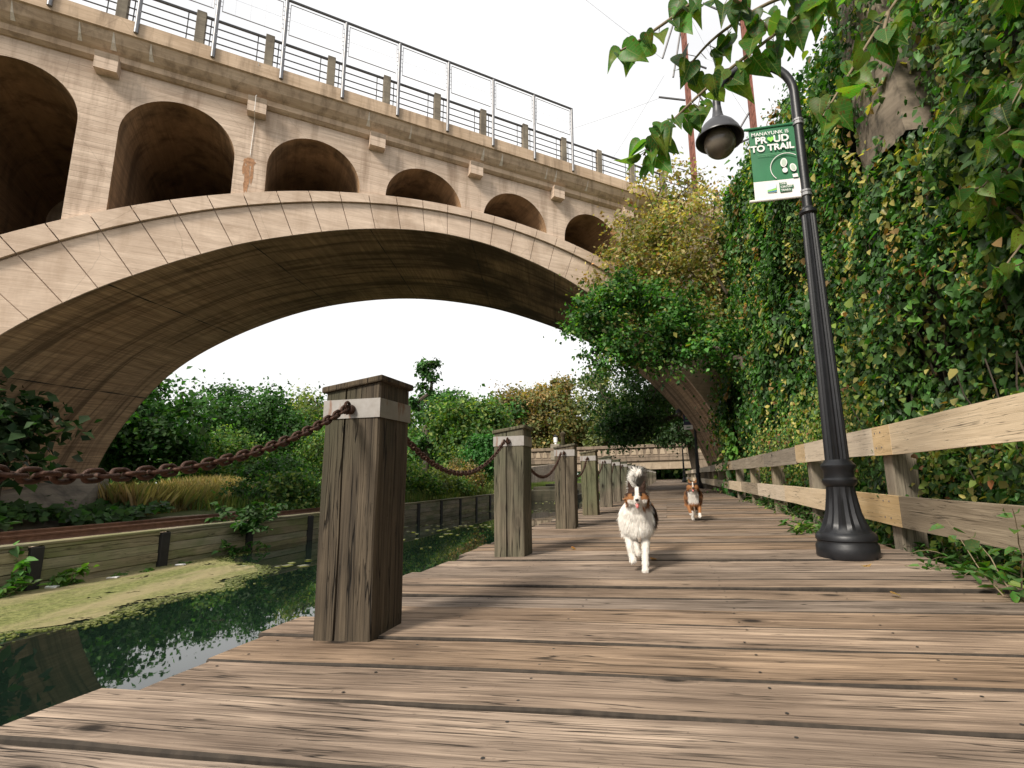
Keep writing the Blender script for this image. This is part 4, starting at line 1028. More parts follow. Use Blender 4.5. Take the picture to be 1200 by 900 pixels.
wa.add(vs,fs); o=wa.build('retaining_wall',M['moss_shade']); tag(o,'tall rough stone retaining wall almost hidden under ivy on the right','wall')  # stone coloured near black, so shade in the ivy hollows is painted in
# exposed leaning masonry pier
sp=MB()
import bmesh
vs=[];fs=[];ny,nz_=16,40
for k in range(nz_+1):
    z=4.3+4.5*k/nz_
    for j in range(ny+1):
        y=5.6+1.15*j/ny+.10*(z-6); x=2.72-.10*math.sin(math.pi*j/ny)+random.uniform(-.016,.016)+.02*math.sin(z*9+y*5)*math.sin(y*13)
        vs.append((x,y,z))
for k in range(nz_):
    for j in range(ny): a=k*(ny+1)+j; fs.append((a,a+1,a+ny+2,a+ny+1))
b0=len(vs); vs+=[(4.2,5.45,4.3),(4.2,6.6,4.3),(4.2,5.9,8.8),(4.2,7.0,8.8)]
fs+=[(0,b0,b0+2,nz_*(ny+1)),(ny,nz_*(ny+1)+ny,b0+3,b0+1),(nz_*(ny+1),b0+2,b0+3,nz_*(ny+1)+ny)]
fs[-3]=tuple([k*(ny+1) for k in range(nz_,-1,-1)]+[b0,b0+2]); fs[-2]=tuple([k*(ny+1)+ny for k in range(nz_+1)]+[b0+3,b0+1]); fs[-1]=tuple([nz_*(ny+1)+j for j in range(ny+1)]+[b0+3,b0+2])
sp.add(vs,fs); o=sp.build('stone_pier',M['pierstone'],None,smooth=True,ang=28); tag(o,'bare rough stone pier showing through the ivy at the upper right','pier')
def bulge(y,z):
    return .34*hnoise(y,z,1.15,1.)+.24*hnoise(y,z,2.7,5.)+.13*hnoise(y,z,6.,2.)
def ivy(name,n,y0,y1,z0f,z1f,L,label,x0=2.95,cols=None,wts=None,dens=None,thick=.16,stems=40,grp=None,jit=.7,xf=None):
    root=empty(name,(x0,(y0+y1)/2,0)); tag(root,label,'ivy',grp)
    # hanging strands: leaves of one tone strung along drooping shoots, standing proud of the mat
    ns=int((y1-y0)*95); sP=[];sC=[];sL=[]; pal=[(G1,.22),(G2,.30),(G3,.18),(Y1,.09),(Y2,.035),(BRN,.04),((.10,.24,.03),.05)]
    pc=np.array([p for p,_ in pal]); pw=np.array([w for _,w in pal]); sb=MB()
    for _ in range(ns):
        y=rng.uniform(y0,y1); z=rng.uniform(.6,z1f(y)+.1); l=rng.uniform(.35,1.5); k=int(l/.028); 
        if dens is not None and float(dens(np.array([y]),np.array([z]))[0])<.5 and random.random()<.75: continue
        pk=pc[rng.choice(len(pc),p=pw/pw.sum())]*rng.uniform(.8,1.25); out_=rng.uniform(.06,.34); dy=rng.normal(0,.18); ph=rng.random()*6
        f=np.arange(k)/k; yy_=y+dy*f*l+.04*np.sin(f*7+ph); zz_=z-l*f
        xx_=(np.full(k,x0) if xf is None else xf(yy_,zz_))-bulge(yy_,zz_)-out_*np.sin(np.clip(f*1.2+.12,0,1)*math.pi*.75)-rng.random(k)*.05
        ok=zz_>z0f+.1
        if ok.sum()<4: continue
        sP.append(np.stack([xx_,yy_,zz_],1)[ok]+rng.normal(0,.022,(ok.sum(),3))); sC.append(np.tile(pk,(ok.sum(),1))); sL.append(np.full(ok.sum(),L*rng.uniform(.8,1.5)))
        if random.random()<.3: sb.tube([tuple(p-np.array([x0,(y0+y1)/2,0])) for p in np.stack([xx_,yy_,zz_],1)[ok][::5]],.005,3,cap=False)
    sP=np.concatenate(sP); sC=np.concatenate(sC); sL=np.concatenate(sL)
    link('hanging_shoots',leaf_mesh('hanging_shoots',sP-np.array([x0,(y0+y1)/2,0]),sL,(-1,-.25,.5),.5,sC,None,width=.42,droop=1.3,fold=.10,six=True),M['ivy'],root)
    Y=rng.uniform(y0,y1,n*2); Z=z0f+(np.array([z1f(v) for v in Y])-z0f)*rng.random(n*2)
    k=hnoise(Y,Z,4.2,8.)+.7*hnoise(Y,Z,9.,4.)+rng.normal(0,.35,len(Y))
    hole=hnoise(Y,Z,1.9,12.)+.5*hnoise(Y,Z,4.,6.); keep=(k>-.55)&((hole>-.55)|(rng.random(len(Y))<.15))
    if dens is not None: keep&=rng.random(len(Y))<dens(Y,Z)
    Y=Y[keep][:n];Z=Z[keep][:n]; m=len(Y)
    X=(x0 if xf is None else xf(Y,Z))-bulge(Y,Z)-np.abs(rng.normal(0,thick,m))*(.5+.9*(hnoise(Y,Z,7.,9.)>0))+.04
    e=.02; gy=-(bulge(Y+e,Z)-bulge(Y-e,Z))/(2*e); gz=-(bulge(Y,Z+e)-bulge(Y,Z-e))/(2*e)
    N=nz(np.stack([-np.ones(m),gy*1.0,gz*1.0+.45],1))
    P=np.stack([X-x0,Y-(y0+y1)/2,Z],1)
    dist=np.sqrt((X**2+Y**2+Z**2)); 
    CS=np.array(cols or (G1,G2,G3,Y1,Y2,BRN)); w0=np.array(wts or (.36,.29,.19,.08,.04,.04))
    yp=(hnoise(Y,Z,1.0,21.)+.6*hnoise(Y,Z,2.6,2.)+np.exp(-((Z-1.4)/1.0)**2)*.9-.1).clip(0,1.3); rn=rng.random(m); ci=rng.choice(len(CS),m,p=w0/w0.sum())
    yi=3+(rng.random(m)<.38)*1+(rng.random(m)<.08)*1; yi=np.minimum(yi,len(CS)-1); ci=np.where(rn<yp*.32,yi,ci)
    Larr=L*(1+.45*hnoise(Y,Z,.9,33.)+.25*(rng.random(m)<.06)*3).clip(.65,2.0)
    me=leaf_mesh('ivy_leaves',P,Larr,N,jit,CS[ci],None,width=.42,droop=.9,fold=.10,six=True)
    link('ivy_leaves',me,M['ivy'],root)
    b=MB()
    for _ in range(stems):
        y=random.uniform(y0,y1); z=z0f; pts=[]; top=z1f(y)*random.uniform(.4,1)
        while z<top:
            pts.append((x0-float(bulge(np.array(y),np.array(z)))-x0-.02+random.uniform(-.05,.05),y-(y0+y1)/2,z)); z+=.25; y+=random.gauss(0,.08)
        if len(pts)>2: b.tube(pts,[.018-.012*i/len(pts) for i in range(len(pts))],4,cap=False)
    b.build('ivy_stems',M['bark'],root,fix=False)
    # dark undergrowth layer: older leaves hugging the wall
    return root
def dn(Y,Z):
    d=np.ones_like(Y); inn=(Y>5.55+.1*(Z-6))&(Y<6.75+.1*(Z-6))&(Z>4.9+.35*np.sin(Y*7))
    d[inn]=.38; side=(Y>4.7)&(Y<5.6)&(Z>4.7); d[side]=.45
    return d
ivy('ivy',70000,2.3,10.5,.0,Hw,.064,'dense green ivy with yellow leaves covering the wall behind the lamp and fence',dens=dn,stems=60)
ivy('ivy',42000,10.5,19.2,.0,lambda y:Hw(y)+.25*math.sin(y*3),.10,'ivy covered wall end further back, between the near lamp and the yellowing tree',stems=50)
def xf2(Y,Z): return 3.2+(Y-19)*.02-.9*np.exp(-((Z-2.5)/2.2)**2)*np.exp(-((Y-19.5)/2.5)**2)
ivy('ivy',16000,18.6,25.5,.0,lambda y:Hw(y)-.3+.5*math.sin(y*2.3),.13,'lower mound of ivy beside the foot of the big arch',cols=(G1,G2,G3,Y1,BRN),wts=(.35,.28,.22,.1,.05),xf=xf2,x0=3.2,thick=.3,stems=15)
# yellower fringe hanging right over the fence
P=[];
for _ in range(260):
    y=2.6+13*random.random()**1.2; z=random.uniform(.75,2.2) if y>6 else random.uniform(.6,1.4); k=random.randint(16,38)
    for q in range(k): P.append((random.gauss(2.55,.12),y+random.gauss(0,.14),z-.02*q+random.gauss(0,.12)))
P=np.array(P); P[:,0]=np.maximum(P[:,0],2.27); root=empty('climbing_vine',(2.6,8,0)); tag(root,'yellow green climbing vine spilling onto the top rail of the fence','vine')
link('vine_leaves',leaf_mesh('vine_leaves',P-np.array([2.6,8,0]),.062,(-1,-.2,.5),.6,(Y1,Y2,G2,G1,RED),(.34,.2,.24,.16,.06),width=.42,droop=.8,six=True),M['ivy'],root)
b=MB()
for _ in range(40):
    y=random.uniform(3,15) ; p=[(.1,y-8,-.1)]
    for q in range(7): p.append((p[-1][0]-.02+random.gauss(0,.02),p[-1][1]+random.gauss(0,.09),p[-1][2]+.24))
    b.tube(p,.006,4,cap=False)
b.build('vine_stems',M['bark'],root,fix=False)

# weeds along the right edge of the deck: individual leafy plants
def weed(name,base,h,n,L,cols,wts,label,cat='plant',group=None,spread=.5,stems=6,width=.22,lean=(0,0),mat='leaf'):
    r=empty(name,base); tag(r,label,cat,group); b=MB(); P=[];Nn=[]
    for s in range(stems):
        a=random.uniform(0,6.28); q=[(random.gauss(0,.04),random.gauss(0,.04),-.05)]; d=Vector((math.cos(a)*spread+lean[0],math.sin(a)*spread+lean[1],1)).normalized(); st=h*random.uniform(.6,1)/8
        for k in range(8):
            d=(d+Vector((random.gauss(0,.12),random.gauss(0,.12),-.06*k*spread))).normalized(); q.append(tuple(Vector(q[-1])+d*st))
        b.tube(q,[.006*(1-.09*k) for k in range(9)],4,cap=False)
        for _ in range(n//stems):
            t_=random.uniform(.8,7.99); i=int(t_); f=t_-i; p=Vector(q[i]).lerp(Vector(q[i+1]),f); P.append(tuple(p+Vector((random.gauss(0,.02),random.gauss(0,.02),random.gauss(0,.02)))))
    b.build('stems',M['barkpale'],r,fix=False)
    link('leaves',leaf_mesh('leaves',P,L,(0,0,1),.55,cols,wts,width=width,droop=.15,six=True),M[mat],r); return r
k=0
spots=[]
for y in np.arange(2.7,16,.42): spots.append((2.24+random.uniform(-.04,.3),y+random.uniform(-.1,.1)))
for (x,y) in spots:
    near_=y<5.0
    gl=random.random()
    weed('weed',(x,y,-.12),random.uniform(.5,.8) if near_ else random.uniform(.3,.7),230 if near_ else 110,.08 if near_ else .07,(G2,G1,(.08,.17,.04),Y1),(.4,.3,.2,.1),
      'leafy green weed pushing up under the bottom rail at the edge of the planks','weed','weeds along the fence foot',spread=.8,stems=11,lean=(-.5 if near_ else -.25,-.05))
weed('weed',(1.84,6.9,-.02),.5,330,.09,((.08,.17,.04),G2,Y1),(.5,.35,.15),'bright green fern like weed just behind the lamp post base','weed',spread=.9,stems=8)
weed('weed',(1.98,3.55,-.05),.75,60,.085,(G2,(.07,.2,.05)),(.5,.5),'sprig of big leaves leaning over the planks in front of the bottom rail','weed',spread=.55,stems=4,width=.36,lean=(-.35,-.2),mat='bigleaf')
# shadowy shrub layer behind the fence
for i,(y,lab) in enumerate(((3.6,'leafy shrub filling the gap between the fence rails at the right edge'),(5.0,'shrub behind the fence just right of the lamp post'),(6.9,'shrub behind the fence left of the lamp post'),(9.2,'shrub behind the fence further left of the lamp post'))):
    r=empty('shrub',(2.75,y,-.2)); tag(r,lab,'shrub','shrubs behind the fence'); n=6800
    P=np.stack([rng.normal(0,.16,n),rng.uniform(-1.1,1.1,n),rng.uniform(0,1.45,n)],1); P[:,0]=np.maximum(P[:,0],-.42)
    P=P[hnoise(P[:,1]+y,P[:,2],5.,3)+rng.normal(0,.3,n)>-.3]
    link('leaves',leaf_mesh('leaves',P,.062,(-1,-.2,.6),.6,(G1,G2,G3,Y1,Y2),(.3,.25,.15,.2,.1),width=.26,droop=.3,six=True),M['ivy'],r)
    b=MB()
    for _ in range(12):
        p=[(random.gauss(.1,.1),random.uniform(-1,1),0)]
        for q in range(6): p.append((p[-1][0]+random.gauss(-.02,.04),p[-1][1]+random.gauss(0,.08),p[-1][2]+.23))
        b.tube(p,.007,4,cap=False)
    b.build('stems',M['bark'],r,fix=False)

# ------------------------------------------------------------------ overhanging big leaved vine, upper right
def overhang(label,stems,dens,L,cols,wts,jx=.05,seedn=0):
    r=empty('overhanging_branch',stems[0][0]); tag(r,label,'branch','big leaved branches hanging over the walk'); o=Vector(stems[0][0]); b=MB(); P=[];N=[];T=[]
    for st in stems:
        pts=crom3(st,8); b.tube([tuple(Vector(p)-o) for p in pts],[.011*(1-.75*i/len(pts))+.002 for i in range(len(pts))],6,cap=False)
        ln=sum((Vector(pts[i+1])-Vector(pts[i])).length for i in range(len(pts)-1)); m=int(ln*dens)
        for q in range(m):
            t_=(.06+.94*(q+random.random())/m)*(len(pts)-1.001); i=int(t_); p=Vector(pts[i]).lerp(Vector(pts[i+1]),t_-i)
            d=Vector((random.gauss(0,.6),random.gauss(0,.5),random.gauss(-.35,.45))).normalized(); pl=random.uniform(.03,.09); e=p+d*pl
            b.tube([tuple(p-o),tuple(e-o)],.0022,3,cap=False)
            tdir=Vector((d.x*.5+random.gauss(0,.25),d.y*.5+random.gauss(0,.25),-.9)); nn=Vector((random.gauss(-.25,.5),-1+random.gauss(0,.5),random.gauss(.25,.5)))
            P.append(tuple(e-o));N.append(tuple(nn));T.append(tuple(tdir))
    b.build('stem',M['barkpale'],r,fix=False,smooth=True)
    link('leaves',bigleaf_mesh('leaves',P,np.full(len(P),L),np.array(N),np.array(T),cols,wts),M['bigleaf'],r)
    return r
def crom3(P,k):
    P=np.array(P,float); P=np.vstack([2*P[0]-P[1],P,2*P[-1]-P[-2]]); out=[]
    for i in range(1,len(P)-2):
        for t in np.linspace(0,1,k,endpoint=False):
            p0,p1,p2,p3=P[i-1:i+3]; out.append(tuple(.5*((2*p1)+(-p0+p2)*t+(2*p0-5*p1+4*p2-p3)*t*t+(-p0+3*p1-3*p2+p3)*t**3)))
    out.append(tuple(P[-2])); return out
BL=((.045,.14,.02),(.06,.18,.03),(.03,.09,.02),(.12,.20,.04))
overhang('spotted heart shaped leaves on a long branch reaching over the lamp head',[[(2.3,2.9,4.6),(1.75,2.8,4.0),(1.1,2.65,3.42),(.72,2.6,3.13),(.35,2.6,2.87),(.07,2.6,2.62),(-.03,2.6,2.50)],[(1.1,2.65,3.42),(.75,2.6,3.35),(.42,2.62,3.2),(.2,2.65,3.0)],[(.72,2.6,3.13),(.5,2.5,3.3),(.25,2.45,3.32)]],24,.112,BL,(.4,.3,.2,.1))
overhang('hanging leafy twig between the lamp arm and the bare stone pier',[[(2.35,2.95,4.4),(1.75,2.75,3.75),(1.3,2.6,3.15),(1.05,2.55,2.78),(.88,2.5,2.52)],[(1.75,2.75,3.75),(1.4,2.6,3.5),(1.0,2.55,3.25)],[(1.3,2.6,3.15),(1.2,2.5,2.9)]],18,.12,BL,(.3,.4,.2,.1))
overhang('few big leaves poking down at the top edge left of the masts',[[(1.0,2.4,3.9),(.4,2.5,3.42),(.05,2.45,3.13),(-.12,2.4,3.0)]],13,.11,BL,(.4,.3,.2,.1))
st=[]
for k in range(50):
    y=random.uniform(2.2,4.3); x=2.75; z=random.uniform(2.5,4.3)
    p=[(x,y,z)]; 
    for q in range(5): p.append((p[-1][0]-random.uniform(.0,.17),p[-1][1]-random.uniform(-.05,.16),p[-1][2]-random.uniform(-.05,.24)))
    st.append(p)
overhang('dense curtain of large dark leaves filling the upper right corner',st,24,.115,BL+((.02,.05,.015),Y1),(.28,.26,.16,.1,.14,.06))

# ------------------------------------------------------------------ trees on the right
YEL=((.34,.27,.11),(.22,.24,.08),(.36,.27,.12),(.11,.19,.045),(.30,.16,.08),(.46,.38,.20))
make_tree('yellowing_tree',(3.0,19.5,-.2),[(2.95,19.4,1.8),(2.8,19.3,3.4),(2.5,19.3,4.8),(2.1,19.4,6.0)],[((.85,19.4,10.0),(2.4,2.1,3.4),.60),((-.4,18.9,8.0),(2.2,1.6,1.9),.22),((1.6,19.1,6.4),(1.7,1.4,1.7),.18)],190,21000,.14,YEL,(.25,.20,.18,.13,.12,.12),clr=.36,r0=.12,label='yellow and olive leaved tree leaning over the walk in front of the bridge end')
GR=((.04,.135,.022),(.065,.20,.035),(.018,.065,.02),(.14,.25,.045))
make_tree('green_tree',(3.1,16.8,-.2),[(3.0,16.7,1.4),(2.85,16.6,3.0),(2.5,16.6,4.4)],[((-1.9,16.8,6.5),(1.0,1.2,.8),.16),((-.9,16.8,6.9),(1.1,1.3,.9),.16),((.7,17.,6.0),(1.3,1.3,1.1),.18),((-2.3,16.6,5.9),(.7,.9,.5),.07),((-1.6,16.8,5.0),(1.0,1.1,.9),.14),((.1,17,4.9),(1.2,1.2,.8),.12),((1.9,17,4.9),(1.0,.9,1.2),.14)],170,17500,.135,GR+((.26,.25,.07),),(.32,.28,.20,.13,.07),clr=.27,r0=.085,label='bright green spreading tree below the yellow one, reaching left over the posts',flat=.55,shell=.75)
make_tree('green_tree',(2.95,33,-.2),[(2.8,33,2),(2.2,32.9,4),(1.4,32.8,5.6)],[((-1.7,32.5,6.0),(3.3,2.8,2.6),.7),((-2.3,32,3.6),(1.6,1.6,1.2),.3)],130,10500,.2,((.018,.055,.015),(.03,.085,.02),(.012,.035,.012)),(.4,.3,.3),clr=.5,r0=.22,label='dark shady tree hanging low over the walk near the second lamp',flat=.5)
make_tree('dark_tree',(2.95,50,-.2),[(2.5,50,2.5),(2.3,50,5)],[((1.2,50,6.5),(3,3,3.5),1.)],60,7000,.3,((.012,.035,.012),(.02,.055,.015)),None,clr=.6,r0=.4,label='dark tree with a black trunk beside the farthest lamp')
# ------------------------------------------------------------------ trees on the left bank
DG=((.022,.075,.02),(.035,.115,.028),(.06,.16,.035),(.014,.045,.016)); MG=((.06,.15,.035),(.10,.20,.045),(.04,.10,.03),(.22,.27,.07)); OL=((.17,.22,.07),(.25,.26,.09),(.09,.14,.04)); BN=((.30,.19,.09),(.38,.23,.10),(.19,.16,.07),(.12,.14,.05))
def ltree(x,y,h,rx,cols,label,n=9000,L=.22,grp='trees on the far bank',name='broadleaf_tree',nc=55,low=-.6,rz=None,mat='leaffar',clr=None,shell=.3):
    rz=rz or h*.42
    return make_tree(name,(x,y,-.1),[(x+random.gauss(0,.1),y,h*.2),(x+random.gauss(0,.2),y,h*.42)],[((x,y,h-rz),(rx,rx,rz),1.)],nc,n,L,cols,None,clr=clr or rx*.17,r0=.04*h**.8,label=label,group=grp,mat=mat,low=-1,shell=shell,flat=.75)
ltree(-28.5,23.5,6.6,3.2,DG,'dark green round tree directly behind the left foot of the arch',16000,.26,nc=80)
ltree(-35,37.5,9.0,4.6,DG,'tall dark green tree just right of the arch foot',15000,.27,nc=80)
ltree(-36,46,10.0,3.8,OL,'thin crowned olive tree against the sky left of the near post',6500,.32,nc=65,clr=.8)
ltree(-33,46,8.2,3.6,MG,'mid green bushy tree close to the left side of the near post',10000,.22)
ltree(-27.5,39,5.6,2.8,MG,'light green low tree behind the near post and chain',8000,.2)
ltree(-29,29.5,4.6,2.3,MG,'low green bush tree behind the dry grass',8000,.2)
ltree(-28.5,17.5,6.3,2.6,DG,'dark tree seen under the arch at its left foot',11000,.26)
ltree(-20.5,42,12.6,1.5,DG,'slim tree whose top pokes up behind the near post cap',3500,.3,nc=30,name='tall_tree')
ltree(-16.0,40,7.8,3.0,MG,'green tree right of the near post above the second chain',10000,.28)
ltree(-21.5,50,10.6,4.0,DG,'broad green tree top right of the near post',12000,.34)
ltree(-12.5,34,3.9,1.35,((.03,.13,.03),(.05,.17,.04)),'small vivid green round tree above the middle of the second chain',6500,.2,name='small_tree')
ltree(-27.5,95,19.0,5.6,BN,'brown leaved tree left of the second post',11000,.52)
ltree(-20.5,98,21.0,4.8,BN,'rust brown tree rising behind the second post cap',9500,.52)
ltree(-20,97,16.5,6.5,((.16,.15,.05),(.10,.13,.04),(.24,.16,.06)),'orange tinged rounded tree behind the low bridge',12000,.6)
ltree(-10.5,93,21.5,4.8,((.15,.17,.07),(.10,.13,.05),(.2,.2,.09)),'tall pale green thin tree right of the brown trees',6500,.6,clr=.9)
ltree(-8,99,15,7,OL,'wide olive tree behind the low bridge balustrade',12000,.6)
ltree(-31,95,17,7,DG,'dark tree far behind the second post',10000,.6)
ltree(2,108,17,8,((.2,.22,.05),(.1,.15,.04)),'sunny yellow green tree beyond the end of the walk',10000,.6)
ltree(14,104,16,8,DG,'dark tree right of the far walk end',8000,.6)
ltree(-44,80,15,6,MG,'green tree far left behind the bank',9000,.5)
ltree(-36,50,10,5,DG,'dark green tree far behind under the arch',10000,.4)
# tree line closing the horizon
P=[];c_=[]
for k in range(160):
    x=random.uniform(-190,120) if k>22 else random.uniform(-14,16); y=random.uniform(115,170) if k>22 else random.uniform(106,116); r=random.uniform(4,7) if k>22 else 3.; z=random.uniform(3,9) if k>22 else random.uniform(1.2,4)
    m=260; P.append(np.array([x,y,z])+rng.normal(0,1,(m,3))*np.array([r*.6,r*.5,r*.5]))
P=np.concatenate(P); P=P[P[:,2]>0]
tag(link('distant_wood',leaf_mesh('distant_wood',P,1.1,(0,-.3,.8),.9,DG+MG,width=.45),M['leaffar']),'far dark wood closing the view behind the low bridge','wood',kind='stuff')

# bushes along the far bank beyond the near post
for i,(x,y,h,r,c,lab) in enumerate(((-12.6,19.5,1.5,1.2,MG,'light green bush spilling over the timber wall right of the near post'),(-12.4,22.5,1.8,1.3,MG,'second light green bush on the far bank wall'),(-12.3,26,1.7,1.5,OL,'olive bush on the far bank left of the second post'),(-12.4,30,2.1,1.4,BN,'reddish brown bush on the far bank beside the second post'),(-13.5,34,2.6,1.8,MG,'larger green bush on the far bank behind the second post'),(-12.8,39,2.2,1.6,OL,'far bank bush between the second and third posts'),(-13,16.5,1.0,.8,MG,'low green bush by the track end behind the near post'),(-16.5,19.5,2.2,1.5,DG,'dark rounded bush behind the track and the near post'),(-18.2,21.5,2.4,1.5,DG,'dark bush beside the dry grass'),(-11.9,24,.9,.8,MG,'little bush hanging down the wall face'),(-11.8,28,.9,.8,MG,'small bush hanging over the wall edge further on'))):
    ltree(x,y,h,r,c,lab,3800,.13,'bushes on the far bank','bush',nc=26,rz=h*.55,mat='leaf',clr=.24)
# kudzu-like ground cover under the arch
n=42000; Y=rng.uniform(3,24,n); X=rng.uniform(-26,-14.1,n); X-=0
keep=(X<-14.9-.16*np.clip(Y-8,0,50)+.35*hnoise(X*0,Y,1.7,2))&~((Y>14.5)&(X>-20.3-(Y-14)*.42)); X=X[keep];Y=Y[keep]
hh=(.45+.40*hnoise(X,Y,.9,4)+.25*hnoise(X,Y,2.3,1)).clip(.05,2)*np.clip((-14.4-X)/1.0,.1,1)
Z=ground_z(X,Y)+hh*(1-.35*rng.random(len(X))**2)
tag(link('ground_cover_vines',leaf_mesh('ground_cover_vines',np.stack([X,Y,Z],1),.20,(.35,-.35,.8),.45,DG,None,width=.46,droop=.2),M['leaf']),'dark green creeper covering the bank under the arch','ground cover',kind='stuff')
# dry tan grass
n=16000; Y=rng.uniform(14,25,n); X=-15.8-(Y-12)*.42-rng.random(n)*3.4; k=hnoise(X,Y,1.3,3)+rng.normal(0,.3,n)>-.5; X=X[k];Y=Y[k];n=len(X)
h=(1.0+.3*hnoise(X,Y,1.1,6))*(.6+.5*rng.random(n)); b0=np.stack([X,Y,ground_z(X,Y)],1); ln=rng.normal(0,.22,(n,3)); ln[:,2]=0; sd=nz(rng.normal(0,1,(n,3))*np.array([1,1,0]))*.012
V=np.stack([b0-sd,b0+sd,b0+ln*.4+np.array([0,0,1])*h[:,None]*.6+sd*.8,b0+ln+np.array([0,0,1])*h[:,None]],1).reshape(-1,3)
F=np.concatenate([np.arange(n)[:,None]*4+np.array([0,1,2]),np.arange(n)[:,None]*4+np.array([0,2,3])])
tag(link('dry_grass',np_mesh('dry_grass',V,F,np.repeat(rgbvar(n,[(.33,.23,.125),(.27,.18,.09),(.42,.31,.18),(.16,.16,.06)]),4,0)),M['leaf']),'tan dry grass beyond the track','dry grass',kind='stuff')
# low green grass along the far bank
n=26000; Y=rng.uniform(17,70,n); X=-11.2-rng.random(n)**1.5*7; b0=np.stack([X,Y,ground_z(X,Y)],1); h=.35+.3*rng.random(n)+.2*hnoise(X,Y,1.5); ln=rng.normal(0,.12,(n,3)); ln[:,2]=0; sd=nz(rng.normal(0,1,(n,3))*np.array([1,1,0]))*.02
V=np.stack([b0-sd,b0+sd,b0+ln+np.array([0,0,1])*h[:,None]],1).reshape(-1,3); F=np.arange(n*3).reshape(-1,3)
tag(link('bank_grass',np_mesh('bank_grass',V,F,np.repeat(rgbvar(n,[(.06,.12,.03),(.1,.15,.04),(.2,.2,.07)]),3,0)),M['leaf']),'green grass along the far bank','grass',kind='stuff')
# leafy saplings by the timber wall
weed('shrub',(-11.15,12.2,-.55),1.6,900,.14,((.03,.09,.02),G3,(.02,.06,.015)),None,'dark leafy shrub growing over the timber wall and the track','shrub',None,.75,14,.34,(.25,0))
weed('shrub',(-10.95,11.9,-.9),.9,200,.12,(G1,G2,(.1,.2,.05)),None,'small shrub hanging down the boards to the water','shrub',None,.9,9,.34,(.3,0))
weed('sapling',(-10.85,7.3,-.9),.95,90,.14,((.09,.24,.05),(.06,.17,.04)),None,'bright green sapling standing by the first dark pile on the left','sapling',None,.2,2,.3)
weed('sapling',(-10.8,7.75,-.92),.75,80,.13,((.13,.25,.05),(.09,.2,.04)),None,'yellow green sprig leaning right across the timber wall','sapling',None,.35,2,.3,(0,.8))
weed('sapling',(-10.75,7.0,-.92),.5,70,.11,((.10,.17,.05),G2),None,'low leafy clump at the foot of the first dark pile','sapling',None,.8,6,.3)
for i,(y,x) in enumerate(((8.15,-10.8),(8.9,-10.75),(9.35,-10.6),(10.3,-10.75))): weed('water_weed',(x,y,-.92),.22,60,.08,((.1,.22,.05),(.07,.15,.04)),None,'little tuft of green weed at the waterline of the timber wall','weed','weeds at the waterline',1.0,6,.25)
make_tree('sapling',(-15.4,9.7,-.2),[(-15.4,9.7,.6),(-15.3,9.65,1.3)],[((-15.2,9.7,2.35),(.95,1.2,1.35),1.)],26,800,.25,((.012,.032,.013),(.02,.055,.018)),None,clr=.26,r0=.04,label='dark large leaved young tree at the left edge in front of the arch',cat='sapling',flat=.5,shell=.6)
weed('sapling',(-13.9,7.6,-.2),2.6,300,.26,((.012,.032,.013),(.018,.05,.018)),None,'dark leafy shoots below the arch at the far left edge','sapling',None,.8,8,.42)
